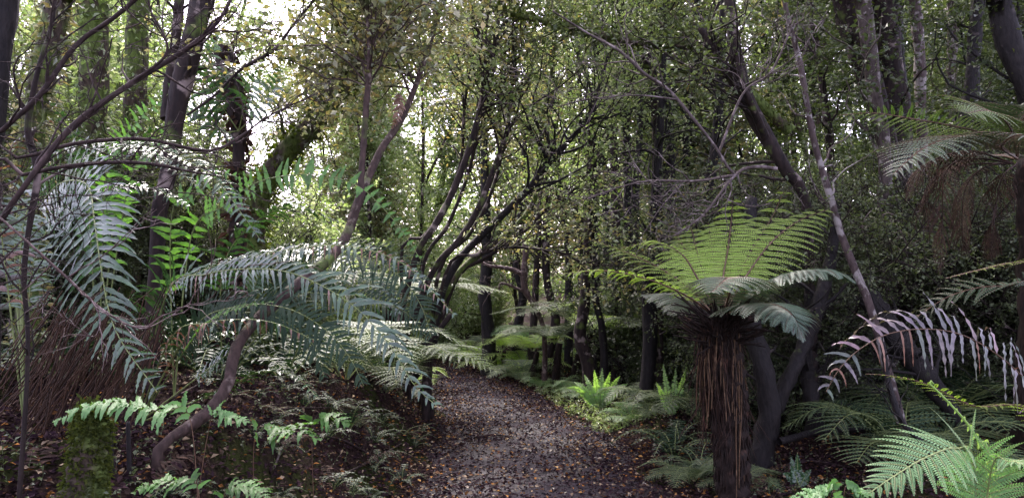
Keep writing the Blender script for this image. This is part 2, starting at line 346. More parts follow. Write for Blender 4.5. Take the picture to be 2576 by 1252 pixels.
# ------------------------------------------------------------------ ferns
def strip_leaflets(mb, p0, d0, wdir, L, W, seg=9, droop=.5, wave=.2, fold=.25, mats=0, serr=.12):
    """long narrow leaflets: p0,d0,wdir (N,3)"""
    n = len(p0); L = np.broadcast_to(L, n).astype(float); W = np.broadcast_to(W, n).astype(float); droop = np.broadcast_to(droop, n)
    s = np.linspace(0, 1, seg + 1); c = np.zeros((n, seg + 1, 3)); D = np.zeros_like(c); d = norm(d0.copy()); c[:, 0] = p0; D[:, 0] = d
    for k in range(1, seg + 1):
        d = norm(d - UP * (droop / seg * 1.6)[:, None] * (.3 + s[k])); D[:, k] = d; c[:, k] = c[:, k - 1] + d * (L / seg)[:, None]
    Wd = norm(wdir[:, None, :] - (wdir[:, None, :] * D).sum(-1, keepdims=True) * D); N = np.cross(D, Wd); N = N * np.sign(N[..., 2:3] + 1e-6)
    prof = np.clip((s + .06) / .14, 0, 1) * (1 - s) ** .62 * 1.15
    ph = rng.uniform(0, 6, (n, 1)); ww = W[:, None] * prof[None] * (1 + serr * np.where(np.arange(seg + 1) % 2 == 0, 1, -1)[None])
    und = wave * W[:, None] * np.sin(s[None] * 22 + ph) * 1.3
    a = c + Wd * ww[..., None] * .5 + N * (fold * ww + und)[..., None] * .5
    b = c - Wd * ww[..., None] * .5 + N * (fold * ww - und)[..., None] * .5
    V = np.stack([a, c, b], 2); idx = np.arange(n * (seg + 1) * 3).reshape(n, seg + 1, 3)
    f = np.stack([idx[:, :-1, :-1], idx[:, :-1, 1:], idx[:, 1:, 1:], idx[:, 1:, :-1]], -1)
    if np.ndim(mats) == 0: mb.add(V, f, mats)
    else:
        mb.add(V, f, 0); mb.m[-1] = np.repeat(np.asarray(mats, np.int32), seg * 2)
def fprofile(t, kind):
    if kind == 'lance': return np.clip(np.minimum((t + .12) / .3, (1.03 - t) / .75), 0, 1) ** .8
    if kind == 'kio': return np.clip(np.minimum((t + .35) / .45, (1.05 - t) / .32), 0, 1) ** .8
    if kind == 'long': return np.clip(np.minimum((t + .35) / .45, (1.04 - t) / .5), 0, 1) ** .75
    return np.clip(np.minimum((t + .15) / .35, (1.06 - t) / .42), 0, 1)
def pinnate(path, L, W, pairs=28, t0=.12, droop=.6, fwd=25, kind='long', plane=None, dead=0.0, up_l=1.0, seg=9, mbr=None, rr=.006, matr=0, lift=.15, serr=.12, gap=0.0):
    """path (n,3) from base to tip. returns mesh builder of leaflets (mat 0 live, 1 dead)"""
    mb = MB(); P = spline(path, 60); T = norm(np.gradient(P, axis=0))
    if mbr is not None: tubes(mbr, P, np.linspace(rr, rr * .25, 60), 5, matr)
    t = np.repeat(t0 + (1 - t0) * (np.arange(pairs) + .5) / pairs, 2); sd_ = np.tile([-1, 1], pairs)
    t = t + rng.normal(0, .15 / pairs, len(t)); t = np.clip(t, 0, .995)
    i = (t * 59).astype(int); fr = (t * 59 - i)[:, None]; i2 = np.minimum(i + 1, 59)
    p = P[i] * (1 - fr) + P[i2] * fr; TT = T[i]
    pl = UP if plane is None else np.asarray(plane, float)
    N = norm(pl - (TT * pl).sum(1, keepdims=True) * TT); S = np.cross(TT, N) * sd_[:, None]
    a = np.radians(fwd + rng.normal(0, 8, len(t)))[:, None]
    d0 = norm(S * np.cos(a) + TT * np.sin(a) + N * lift)
    Ls = L * fprofile((t - t0) / (1 - t0), kind) * rng.uniform(.80, 1.1, len(t)); keep = (Ls > .004) & (rng.uniform(0, 1, len(t)) >= gap)
    if up_l != 1.0: Ls = np.where(sd_ > 0, Ls * up_l, Ls)
    mats = (rng.uniform(0, 1, len(t)) < dead).astype(int)
    dr = np.where(mats == 1, droop * 2.2, droop) * rng.uniform(.4, 1.7, len(t)); Ws = W * (.55 + .45 * Ls / max(L, 1e-6)) * np.where(mats == 1, .55, 1)
    Ls = np.where(mats == 1, Ls * .85, Ls)
    strip_leaflets(mb, p[keep], d0[keep], TT[keep], Ls[keep], Ws[keep], seg, dr[keep], mats=mats[keep], serr=serr, wave=.3)
    return mb
def bipinnate(path, L, pairs=24, pn=14, W=.02, t0=.18, droop=.35, fwd=18, horiz=0, kind='tf', plane=None, mbr=None, rr=.008, matr=0, lift=.12, pdroop=.25, curl=0, ang=62, pf=.10):
    """twice divided frond: every side pinna carries rows of small pinnules"""
    mb = MB(); P = spline(path, 60); T = norm(np.gradient(P, axis=0))
    if mbr is not None: tubes(mbr, P, np.linspace(rr, rr * .25, 60), 5, matr)
    t = np.repeat(t0 + (1 - t0) * (np.arange(pairs) + .5) / pairs, 2); sd_ = np.tile([-1, 1], pairs); t = np.clip(t, 0, .995)
    i = (t * 59).astype(int); fr = (t * 59 - i)[:, None]; i2 = np.minimum(i + 1, 59)
    p = P[i] * (1 - fr) + P[i2] * fr; TT = T[i]; pl = UP if plane is None else np.asarray(plane, float)
    N = norm(pl - (TT * pl).sum(1, keepdims=True) * TT); S = np.cross(TT, N) * sd_[:, None]
    a = np.radians(fwd + 25 * t ** 3 + rng.normal(0, 4, len(t)))[:, None]
    d = norm(S * np.cos(a) + TT * np.sin(a) + N * lift); Ls = L * fprofile((t - t0) / (1 - t0), kind) * rng.uniform(.9, 1.05, len(t))
    if horiz: d = norm(d * (1 - horiz) + np.sign(S[:, :1]) * np.array([[1, .15, .12]]) * horiz)
    n = len(t); c = np.zeros((n, pn + 1, 3)); D = np.zeros_like(c); c[:, 0] = p; D[:, 0] = d
    for k in range(1, pn + 1):
        s = k / pn; d = norm(d - UP * droop / pn * (.4 + 1.6 * s) - N * curl / pn * s * s * 3); D[:, k] = d; c[:, k] = c[:, k - 1] + d * (Ls / pn)[:, None]
    tubes(mb, c, np.linspace(.0025, .0008, pn + 1)[None] * np.ones((n, 1)), 3, 1)
    Wd = norm(TT[:, None] - (TT[:, None] * D).sum(-1, keepdims=True) * D); NN = np.cross(D, Wd); NN *= np.sign((NN * N[:, None]).sum(-1, keepdims=True) + 1e-6)
    s = np.linspace(0, 1, pn + 1); pl_len = L * pf * fprofile(s * .9 + .05, 'lance')[None] * (Ls / L)[:, None] ** .6
    am = math.radians(ang)
    for sg in (-1, 1):
        base = c; dd = norm(Wd * sg * math.sin(am) + D * math.cos(am) - UP * pdroop * .3 + NN * .1)
        ln = pl_len[..., None]; w_ = (Ls / pn)[:, None, None] * .42
        tip = base + dd * ln - UP * pdroop * ln * .4; mid = base + dd * ln * .45
        V = np.stack([base - D * w_ * .5, mid - D * w_, tip, mid + D * w_], 2)
        V = V[:, 1:]; m_ = V.shape[0] * V.shape[1]
        mb.add(V, np.arange(m_ * 4).reshape(m_, 4), 0, False)
    return mb
def dpath(pts): return [at(*q) for q in pts]
def fern(name, label, cat, base, fronds, group=None, rach='rachis'):
    """fronds: list of dict(path, kind, mat, ...). Each frond is a part with its stalk as a sub-part"""
    root = thing(name, label, cat, base, group)
    for fd in fronds:
        fd = dict(fd); kind = fd.pop('type', 'p'); mat = M[fd.pop('mat', 'kio')]; lb = fd.pop('label', None); nm = fd.pop('name', 'frond'); ra = M[fd.pop('rach', rach)]
        mbr = MB(); f = pinnate if kind == 'p' else bipinnate
        mb = f(mbr=mbr, **fd)
        o = part(mb, nm, [mat, M['dead'] if kind == 'p' else ra], root, lb)
        st = mbr.build('stalk', ra, o, loc=tuple(root.location))
    return root

# ------------------------------------------------------------------ trees
def tree(name, label, cat, pts, bark, group=None, root_down=True, ext=0.0, branches=0, blen=(.6, 1.4), btr=(.3, 1), twigs=0, tlen=(.25, .6),
         leaf=None, per=8, L=.045, W=.026, crown=0, crown_r=1.5, crown_mat=None, crown_L=.08, sides=9, seg=40, rough=.10, brad=.35, up=.1, fuzz=0, fuzz_mat='moss', fuzz_L=.03,
         limbs=(), wig=.28, ang=(30, 65), flat=.7, tilt=.8, root_px=None, gtrunk='trunk', fuzz_name='moss', tr=.0016, fuzz_r=.012):
    """pts and each limb: rows (px, py, distance, radius in photo pixels). trunk + limbs one mesh, fine branches, leaves, moss as children"""
    rows = [(*at(a, b, c), r * ppx(c)) for a, b, c, r in pts]
    if root_down:
        x, y, z, r = rows[0]; g = float(gz(x, y))
        if root_px: b_ = at(root_px[0], 800, root_px[1]); rows = [(b_[0], b_[1], float(gz(b_[0], b_[1])) - .1, r * 1.4)] + rows
        elif z > g + .02: rows = [(x + rng.normal(0, .02), y, g - .1, r * 1.35)] + rows
    if ext:
        d = norm(np.array(rows[-1][:3]) - np.array(rows[-2][:3])); e = np.array(rows[-1][:3]) + (d + UP * .3) * ext; rows.append((*e, rows[-1][3] * .45))
    q = spline(rows, seg); base = q[0, :3]
    root = thing(name, label, cat, base, group)
    mb = MB(); tubes(mb, q[:, :3], np.maximum(q[:, 3], .002), sides, 0, rough)
    paths = [q]
    for lm in limbs:
        lr = [(*at(a, b, c), r * ppx(c)) for a, b, c, r in lm]; ql = spline(lr, seg); tubes(mb, ql[:, :3], np.maximum(ql[:, 3], .0015), max(5, sides - 2), 0, rough); paths.append(ql)
    part(mb, gtrunk, M[bark], root)
    AP = np.stack([p[:, :3] for p in paths]); AR = np.stack([p[:, 3] for p in paths])
    mbw, mbl = MB(), MB()
    if branches:
        p, d, b, t = spawn(AP, branches, *btr, ang=ang, flat=flat); n = 8
        d = norm(d + UP * up)
        BP = grow(p, d, rng.uniform(*blen, branches), n, wig, up * .3); r0 = np.clip(AR[b, (t * (seg - 1)).astype(int)] * brad, .003, .02)
        tubes(mbw, BP, r0[:, None] * np.linspace(1, .25, n)[None], 5)
        if twigs:
            p, d, _, _ = spawn(BP, twigs, .15, 1, (25, 75), .8); TP = grow(p, d, rng.uniform(*tlen, twigs), 5, .3)
            if leaf: shoots_with_leaves(mbw, mbl, TP, per, L, W, tr, 0, tilt)
            else:
                tubes(mbw, TP, np.linspace(tr * 1.6, tr * .6, 5)[None] * np.ones((twigs, 1)), 4)
                p, d, _, _ = spawn(TP, twigs * 2, .2, 1, (30, 80), .8); T2 = grow(p, d, rng.uniform(tlen[0] * .3, tlen[1] * .5, twigs * 2), 4, .3)
                tubes(mbw, T2, np.linspace(tr, tr * .5, 4)[None] * np.ones((twigs * 2, 1)), 3)
        part(mbw, 'branch', M[bark], root)
    if mbl.v: part(mbl, 'leaves', M[leaf], root)
    if crown:
        top = q[-1, :3]; mbc = MB(); cl = max(8, crown // 60)
        cc = top + rand_dirs(cl, .7) * rng.uniform(.2, 1, (cl, 1)) ** .5 * crown_r * [1, 1, .6]
        pp = np.repeat(cc, 60, 0); pp = pp + rng.normal(0, .16 * crown_r, pp.shape) * [1, 1, .6]
        leaf_quads(mbc, pp, rand_dirs(len(pp), .4), crown_L * rng.uniform(.6, 1.3, len(pp)), crown_L * .55, 0, .5)
        part(mbc, 'crown', M[crown_mat or leaf or 'green'], root)
    if fuzz:
        b = np.where(rng.uniform(0, 1, fuzz) < .65, 0, rng.integers(0, len(paths), fuzz)); t = rng.uniform(.02, .98, fuzz); i = (t * (seg - 1)).astype(int)
        c = AP[b, i] + (AP[b, np.minimum(i + 1, seg - 1)] - AP[b, i]) * rng.uniform(0, 1, (fuzz, 1)); o_ = rand_dirs(fuzz)
        mbf = MB(); leaf_quads(mbf, c + o_ * (AR[b, i][:, None] * .9 + np.abs(rng.normal(0, fuzz_r, (fuzz, 1)))), norm(o_ + rng.normal(0, .5, (fuzz, 3)) - UP * .3), fuzz_L * rng.uniform(.5, 1.3, fuzz), fuzz_L * .5, 0, 1)
        part(mbf, fuzz_name, M[fuzz_mat], root)
    return root

# ---- prototypes for the woods far behind: built at the origin, then copied
def woods_proto(name, h, lean, nb, nt_, leafm, bark, L=.10, per=8, low=.08, r0=.06, spread=1.7, forks=0):
    root = thing(name, 'x', 'tree', (0, 0, 0))
    n = 24; t = np.linspace(0, 1, n); ph = rng.uniform(0, 6, 4)
    q = np.stack([lean[0] * t ** 1.4 * h + .12 * np.sin(t * 7 + ph[0]), lean[1] * t ** 1.4 * h + .12 * np.sin(t * 6 + ph[1]), t * h - .15], 1)
    mb = MB(); tubes(mb, q, np.linspace(r0, r0 * .3, n), 7, 0, .1); AP = [q]
    for k in range(forks):
        s = int(n * rng.uniform(.12, .45)); a = rng.uniform(0, 6.28); g = grow(q[s][None], norm(np.array([[math.cos(a) * .5, math.sin(a) * .5, 1]])), [h * .6], n, .07, .05); tubes(mb, g, np.linspace(r0 * .6, r0 * .2, n)[None], 6, 0, .1); AP.append(g[0])
    mb.build('trunk', M[bark], root)
    AP = np.stack(AP); mbw, mbl = MB(), MB()
    p, d, b, tt = spawn(AP, nb, low, 1, (45, 85), .5); ln = rng.uniform(.4, 1, nb) * spread * (1.15 - .5 * tt); B = grow(p, norm(d + UP * .15), ln, 7, .25, 0)
    tubes(mbw, B, np.linspace(.014, .004, 7)[None] * np.ones((nb, 1)), 4)
    p, d, _, _ = spawn(B, nt_, .2, 1, (25, 75), .6); T = grow(p, d, rng.uniform(.25, .7, nt_), 4, .3, -.03)
    shoots_with_leaves(mbw, mbl, T, per, L, L * .58, .003, 0, .75)
    mbw.build('branch', M[bark], root); mbl.build('crown', M[leafm], root)
    return root
def shrub_proto(name, h, nst, nt_, leafm, bark, L=.04, per=8, spread=.8, label='x'):
    root = thing(name, label, 'shrub', (0, 0, 0)); mbw, mbl = MB(), MB()
    a = rng.uniform(0, 6.28, nst); d = np.stack([np.cos(a) * .45, np.sin(a) * .45, np.ones(nst)], 1)
    S = grow(np.stack([np.cos(a) * .1, np.sin(a) * .1, np.zeros(nst) - .1], 1), d, h * rng.uniform(.6, 1.1, nst), 12, .16, .06); tubes(mbw, S, np.linspace(.016, .005, 12)[None] * np.ones((nst, 1)), 5)
    p, d, _, _ = spawn(S, nt_ // 5, .1, 1, (40, 85), .6); B = grow(p, d, rng.uniform(.3, 1, nt_ // 5) * spread, 6, .3); tubes(mbw, B, np.linspace(.006, .002, 6)[None] * np.ones((nt_ // 5, 1)), 3)
    p, d, _, _ = spawn(B, nt_, .1, 1, (30, 80), .8); T = grow(p, d, rng.uniform(.12, .35, nt_), 4, .35); shoots_with_leaves(mbw, mbl, T, per, L, L * .6, .0016, 0, .8)
    mbw.build('branch', M[bark], root); mbl.build('leaves', M[leafm], root); return root
def groundfern_proto(name, nf, Lf, mat, tw=False, kind='b', pairs=16, W=.02, stem=0.0, up=.9, LL=None):
    root = thing(name, 'x', 'fern', (0, 0, 0))
    if stem:
        mbs = MB(); q = grow(np.array([[0, 0, -.1]]), np.array([[.05, .03, 1.]]), [stem + .1], 12, .05); tubes(mbs, q, np.linspace(.075, .06, 12)[None], 10, 0, .25)
        p_, d_, _, _ = spawn(q, 90, .3, 1, (120, 165), .3); G = grow(p_, d_, rng.uniform(.15, .4, 90), 5, .15, -.3); tubes(mbs, G, np.linspace(.006, .003, 5)[None] * np.ones((90, 1)), 3)
        mbs.build('trunk', M['fibre'], root)
    for k in range(nf):
        a = k * 2.4 + rng.uniform(-.3, .3); l = Lf * rng.uniform(.75, 1.1); u = up * rng.uniform(.6, 1.25); dx, dy = math.cos(a), math.sin(a); z0 = stem
        path = [(dx * .02, dy * .02, z0), (dx * l * .3, dy * l * .3, z0 + l * .38 * u), (dx * l * .65, dy * l * .65, z0 + l * .48 * u), (dx * l * .98, dy * l * .98, z0 + l * .30 * u)]
        mbr = MB()
        if kind == 'b': m = bipinnate(path, LL or Lf * .32, pairs, 9, t0=.15, mbr=mbr, rr=.007, droop=.3)
        else: m = pinnate(path, LL or Lf * .2, W, pairs, .1, droop=.35, mbr=mbr, rr=.006, seg=5, kind='lance' if kind == 'c' else 'long')
        m.f += []; o = m.build('frond', [M[mat], M['rachis'] if kind == 'b' else M['dead']], root); mbr.build('stalk', M['rachis'], o)
    return root

PR = {}
PR['w1'] = woods_proto('woodland_tree', 10, (.06, .03), 120, 1600, 'green', 'bark_dark', forks=1)
PR['w2'] = woods_proto('woodland_tree', 12, (-.10, .05), 120, 1500, 'green', 'bark_moss', r0=.09, forks=2)
PR['w3'] = woods_proto('woodland_tree', 9, (.12, -.04), 120, 1600, 'olive', 'bark_dark', r0=.05, forks=2)
PR['w4'] = woods_proto('woodland_tree', 11, (.02, .02), 100, 1050, 'grey', 'bark_black', low=.3, r0=.07, forks=1)
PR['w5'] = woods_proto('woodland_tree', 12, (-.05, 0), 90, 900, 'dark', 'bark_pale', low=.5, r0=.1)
PR['s1'] = shrub_proto('undergrowth_shrub', 2.2, 9, 1800, 'green', 'bark_dark', .05)
PR['s2'] = shrub_proto('undergrowth_shrub', 2.8, 13, 3200, 'grey', 'bark_dark', .034, spread=.9)
PR['s3'] = shrub_proto('undergrowth_shrub', 2.6, 10, 2200, 'dark', 'bark_black', .042)
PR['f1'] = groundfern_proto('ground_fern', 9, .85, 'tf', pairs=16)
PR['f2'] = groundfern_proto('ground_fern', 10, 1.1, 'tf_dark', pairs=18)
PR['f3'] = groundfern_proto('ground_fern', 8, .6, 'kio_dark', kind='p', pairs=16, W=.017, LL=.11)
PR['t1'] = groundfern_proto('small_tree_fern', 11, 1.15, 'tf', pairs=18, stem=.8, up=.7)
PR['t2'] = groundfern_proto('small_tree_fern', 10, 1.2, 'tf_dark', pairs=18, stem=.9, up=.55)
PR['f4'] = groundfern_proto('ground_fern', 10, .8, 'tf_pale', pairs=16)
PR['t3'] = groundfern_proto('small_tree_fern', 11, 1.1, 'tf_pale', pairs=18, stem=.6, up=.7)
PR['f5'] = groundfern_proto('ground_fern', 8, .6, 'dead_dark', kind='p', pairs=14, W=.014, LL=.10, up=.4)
used = set()
def put(key, x, y, rz=None, s=1.0, label='x', group=None, z=None):
    tl = rng.normal(0, .09, 2) if key[0] == 'w' else (0, 0)
    rz = rng.uniform(0, 6.28) if rz is None else rz; loc = (float(x), float(y), float(gz(x, y)) - .03 if z is None else z)
    if key not in used:
        used.add(key); r = PR[key]; r.location = loc; r.rotation_euler = (tl[0], tl[1], rz); r.scale = (s, s, s); r['label'] = label
        if group: r['group'] = group
        return r
    r = dup(PR[key], loc, rz, s, label, group); r.rotation_euler = (tl[0], tl[1], rz); return r
def pathdist(x, y): return abs(x - np.interp(y, PY_, PC_)) - np.interp(y, PY_, PW_)
LW = {'w1': 'slender dark tree with bright green leaves', 'w2': 'mossy forked tree with green leaves', 'w3': 'thin many-stemmed tree with olive leaves', 'w4': 'black-stemmed tree with grey-green leaves', 'w5': 'pale straight tree with high dark crown'}
def zone(x, y):
    px = CX + x / y * FPX
    for lim, w_ in [(120, 'behind the ivy-clad trunk'), (300, 'behind the climber-covered trunk'), (420, 'left of the forked dark trunk'), (560, 'right of the forked dark trunk'), (700, 'below the open sky'),
                    (860, 'behind the mossy slanting trunk'), (1000, 'behind the leaning brown trunk'), (1150, 'left of the leaning fan'), (1300, "above the path's end"), (1420, "right of the path's bend"),
                    (1560, 'behind the slender black stems'), (1750, 'left of the big tree fern'), (1950, 'behind the big tree fern'), (2150, 'behind the grey sapling'), (2350, 'behind the big mottled trunks'), (9999, 'by the right edge')]:
        if px < lim: return ('just ' if y < 15 and 'ight' not in w_ and 'left' not in w_ and 'behind' in w_ else '') + ('far ' if y > 21 and 'behind' in w_ else '') + w_
rows = [(13.5, 2.4), (16, 1.9), (19, 2.3), (23, 3.2), (28, 4.2)]
for yy, dx in rows:
    half = yy * .80 + 1.5
    for x in np.arange(-half, half, dx):
        xx = x + rng.uniform(-.4, .4) * dx; y2 = yy + rng.uniform(-1.3, 1.3)
        if pathdist(xx, y2) < .4 and y2 < 21: continue
        px = CX + xx / y2 * FPX
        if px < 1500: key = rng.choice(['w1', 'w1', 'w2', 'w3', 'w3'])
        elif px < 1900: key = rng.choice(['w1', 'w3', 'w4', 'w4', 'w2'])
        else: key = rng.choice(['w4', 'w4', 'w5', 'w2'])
        if (450 < px < 790 and yy > 12) : continue
        if y2 < 18.5 and 850 < px < 1480: continue          # the open sky at the upper left
        put(key, xx, y2, s=rng.uniform(.8, 1.15), label=LW[key] + ', ' + zone(xx, y2), group=LW[key].replace('tree', 'trees') + ' in the woods')
for k in range(24):
    y2 = rng.uniform(17, 27); px = rng.uniform(1500, 1950) if k < 3 else rng.uniform(1950, 2750); xx = (px - CX) / FPX * y2
    key = ['w4', 'w1', 'w4', 'w2'][k % 4] if px < 1950 else ['w4', 'w2', 'w5', 'w4'][k % 4]
    put(key, xx, y2, s=rng.uniform(.85, 1.2), label=LW[key] + ', ' + zone(xx, y2), group=LW[key].replace('tree', 'trees') + ' in the woods')
for k, (px, y2) in enumerate([(900, 21), (960, 24), (1020, 21), (1080, 25), (860, 25)]):
    xx = (px - CX) / FPX * y2; key = ['w1', 'w3', 'w2'][k % 3]; put(key, xx, y2, s=rng.uniform(.9, 1.15), label=LW[key] + ', ' + zone(xx, y2), group=LW[key].replace('tree', 'trees') + ' in the woods')
LS = {'s1': 'leafy bright green shrub', 's2': 'fine grey-green shrub with tiny leaves', 's3': 'dark glossy-leaved shrub'}
def shrubs(key, n, pxr, yr, s=(.8, 1.2), where=''):
    for k in range(n):
        y = rng.uniform(*yr); x = (rng.uniform(*pxr) - CX) / FPX * y
        if pathdist(x, y) < .6: continue
        q_ = x / y * FPX + CX
        if 1020 < q_ < 1500 and y < 19: continue
        s_ = rng.uniform(*s); m_ = (s[0] + s[1]) / 2
        put(key, x, y, s=s_, label=('low ' if s_ < m_ - .07 else 'tall ' if s_ > m_ + .07 else '') + LS[key] + ', ' + zone(x, y), group=LS[key] + ' ' + where)
shrubs('s1', 22, (300, 1600), (14, 24), where='at the back near the bend of the path')
shrubs('s2', 8, (-100, 800), (6.5, 9), (.7, 1.0), where='low in the thicket on the left bank')
shrubs('s1', 7, (-150, 780), (8.5, 12), where='on the left bank behind the ferns')
shrubs('s3', 12, (1600, 1980), (9.5, 14), where='right of the path behind the light green ferns')
shrubs('s2', 22, (1950, 2800), (7.3, 12), (.8, 1.15), where='in the shade behind the big tree fern')
shrubs('s3', 8, (1900, 2800), (8, 13), where='in the dark on the far right')
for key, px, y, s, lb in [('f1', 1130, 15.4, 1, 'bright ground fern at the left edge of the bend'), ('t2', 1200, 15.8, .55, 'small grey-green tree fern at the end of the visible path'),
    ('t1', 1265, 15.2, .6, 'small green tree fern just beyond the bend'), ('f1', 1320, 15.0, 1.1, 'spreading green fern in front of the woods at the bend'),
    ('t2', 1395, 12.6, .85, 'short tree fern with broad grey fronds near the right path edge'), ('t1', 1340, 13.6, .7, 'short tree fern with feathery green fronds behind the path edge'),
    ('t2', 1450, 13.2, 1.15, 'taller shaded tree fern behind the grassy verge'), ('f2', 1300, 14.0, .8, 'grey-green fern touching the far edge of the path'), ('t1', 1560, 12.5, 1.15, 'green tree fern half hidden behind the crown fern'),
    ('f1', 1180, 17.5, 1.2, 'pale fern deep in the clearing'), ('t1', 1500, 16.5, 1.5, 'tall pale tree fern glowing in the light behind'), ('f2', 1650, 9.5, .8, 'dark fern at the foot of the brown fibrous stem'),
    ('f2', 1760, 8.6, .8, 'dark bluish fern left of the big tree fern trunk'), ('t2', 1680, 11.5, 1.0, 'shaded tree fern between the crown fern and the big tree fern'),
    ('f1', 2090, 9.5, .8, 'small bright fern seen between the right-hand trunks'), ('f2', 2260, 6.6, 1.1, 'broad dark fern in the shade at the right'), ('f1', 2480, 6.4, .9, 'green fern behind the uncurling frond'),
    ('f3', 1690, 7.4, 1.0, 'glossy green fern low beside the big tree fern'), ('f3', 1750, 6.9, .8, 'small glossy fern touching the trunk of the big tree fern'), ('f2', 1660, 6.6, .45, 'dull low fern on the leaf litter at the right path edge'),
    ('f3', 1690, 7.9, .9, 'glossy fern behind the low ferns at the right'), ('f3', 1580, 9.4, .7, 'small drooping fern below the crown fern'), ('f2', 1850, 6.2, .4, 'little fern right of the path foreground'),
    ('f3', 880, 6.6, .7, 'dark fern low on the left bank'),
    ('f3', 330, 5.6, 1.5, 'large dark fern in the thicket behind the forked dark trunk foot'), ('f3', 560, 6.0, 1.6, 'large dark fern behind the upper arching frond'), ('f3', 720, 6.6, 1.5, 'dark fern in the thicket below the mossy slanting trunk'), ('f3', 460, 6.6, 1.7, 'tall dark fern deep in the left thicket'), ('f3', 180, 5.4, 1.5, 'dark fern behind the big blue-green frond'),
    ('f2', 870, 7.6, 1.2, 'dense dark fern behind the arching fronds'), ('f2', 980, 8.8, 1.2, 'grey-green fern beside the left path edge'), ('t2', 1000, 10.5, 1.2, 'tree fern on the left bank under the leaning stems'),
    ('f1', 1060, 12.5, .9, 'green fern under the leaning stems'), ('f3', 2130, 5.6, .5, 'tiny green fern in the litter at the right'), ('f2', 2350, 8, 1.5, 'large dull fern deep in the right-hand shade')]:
    x = (px - CX) / FPX * y; 
    if pathdist(x, y) < .15: x = np.interp(y, PY_, PC_) + np.sign(x - np.interp(y, PY_, PC_)) * (np.interp(y, PY_, PW_) + .2)
    put(key, x, y, s=s, label=lb)

mb = MB(); n_ = 90000; a_ = rng.uniform(-.75, .75, n_); r_ = rng.uniform(38, 50, n_); cl = rng.uniform(0, 1, n_)
pf_ = np.stack([r_ * np.sin(a_), r_ * np.cos(a_), 0 * r_], 1); pf_[:, 2] = gz(pf_[:, 0], pf_[:, 1]) + rng.uniform(0, 1, n_) ** 1.1 * (9 + 2 * np.sin(a_ * 23) + 1.5 * np.sin(a_ * 57))
px_ = CX + pf_[:, 0] / pf_[:, 1] * FPX; k_ = ~((px_ > 520) & (px_ < 735) & (pf_[:, 2] > 6.5)) & ((np.sin(pf_[:, 0] * 1.3) + np.sin(pf_[:, 2] * 1.7 + pf_[:, 0]) + rng.normal(0, .8, n_)) > -.9); pf_ = pf_[k_]
leaf_quads(mb, pf_, rand_dirs(len(pf_), .5), rng.uniform(.2, .42, len(pf_)), .2, 0, .8); tag(mb.build('distant_wood', M['green']), 'pale green mass of the farthest trees closing the view', 'wood', kind='stuff')
for k in range(26):
    y = rng.uniform(14.8, 20); px = rng.uniform(1080, 1520); x = (px - CX) / FPX * y
    if pathdist(x, y) < .25: continue
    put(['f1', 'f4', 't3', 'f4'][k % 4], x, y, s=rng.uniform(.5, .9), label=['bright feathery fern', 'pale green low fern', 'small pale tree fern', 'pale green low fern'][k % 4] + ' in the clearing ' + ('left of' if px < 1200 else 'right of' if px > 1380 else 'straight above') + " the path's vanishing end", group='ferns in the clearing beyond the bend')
for k in range(14):
    y = rng.uniform(8, 14.5); sd = 1 if k % 3 else -1; x = np.interp(y, PY_, PC_) + sd * (np.interp(y, PY_, PW_) + rng.uniform(.2, .6))
    put('f4' if sd > 0 else 'f3', x, y, s=rng.uniform(.35, .6), label='little ' + ('light' if sd > 0 else 'dark') + ' green fern hugging the ' + ('right' if sd > 0 else 'left') + ' edge of the path', group='little ferns along the path edges')
for k in range(40):
    y = rng.uniform(3.4, 8.5); c_ = np.interp(y, PY_, PC_) - np.interp(y, PY_, PW_); x = c_ - rng.uniform(.15, 1.6) 
    if (x / y * FPX + CX) < 430 and y < 4.2: continue
    put(['f3', 'f3', 'f5', 'f5'][k % 4], x, y, s=rng.uniform(.28, .6) * (.6 if k % 4 == 1 else 1), label=['dark small fern drooping on the left bank', 'dark small fern drooping on the left bank', 'limp brown dying fern on the left bank', 'limp brown dying fern on the left bank'][k % 4], group='small ferns packed on the left bank')
# ---- named trees
tree('leaning_tree', 'thin curved brown trunk leaning right through the fern fronds on the left bank', 'tree',
     [(400, 1130, 3.6, 13.3), (520, 1040, 3.75, 15.6), (575, 960, 3.85, 14.8), (592, 880, 3.95, 14.0), (650, 800, 4.1, 14.0), (760, 705, 4.3, 13.3), (840, 640, 4.5, 12.5), (880, 570, 4.7, 11.7), (912, 480, 4.9, 10.9), (960, 375, 5.1, 9.4), (1010, 300, 5.3, 8.6), (1055, 190, 5.5, 7.0), (1090, 80, 5.7, 6.2), (1130, -60, 5.9, 4.7)],
     'bark_lean', root_down=True, ext=1.5, limbs=[[(882, 575, 4.72, 10), (903, 500, 4.75, 9), (912, 400, 4.8, 8), (920, 280, 4.85, 8), (930, 140, 4.9, 7), (922, 0, 5, 6), (915, -80, 5, 5)]], branches=110, blen=(.6, 1.8), btr=(.50, 1), twigs=1900, leaf='olive', per=8, L=.048, W=.03, seg=70, sides=12)
tree('mossy_tree', 'thick dark mossy trunk slanting up to the right at the upper left centre', 'tree', [(640, 560, 7.2, 28), (690, 420, 7.2, 28), (745, 355, 7.2, 27), (810, 285, 7.3, 27), (880, 190, 7.4, 24), (950, 90, 7.5, 20), (1010, 20, 7.6, 16), (1050, -60, 7.7, 13)],
     'bark_moss', ext=2, limbs=[[(830, 265, 7.3, 22), (850, 170, 7.3, 22), (875, 90, 7.3, 22), (892, 0, 7.3, 22), (900, -80, 7.3, 20)]], branches=90, blen=(.4, 1.2), twigs=800, leaf='olive', per=8, L=.055, W=.035, fuzz=5000, fuzz_L=.07, fuzz_r=.03)
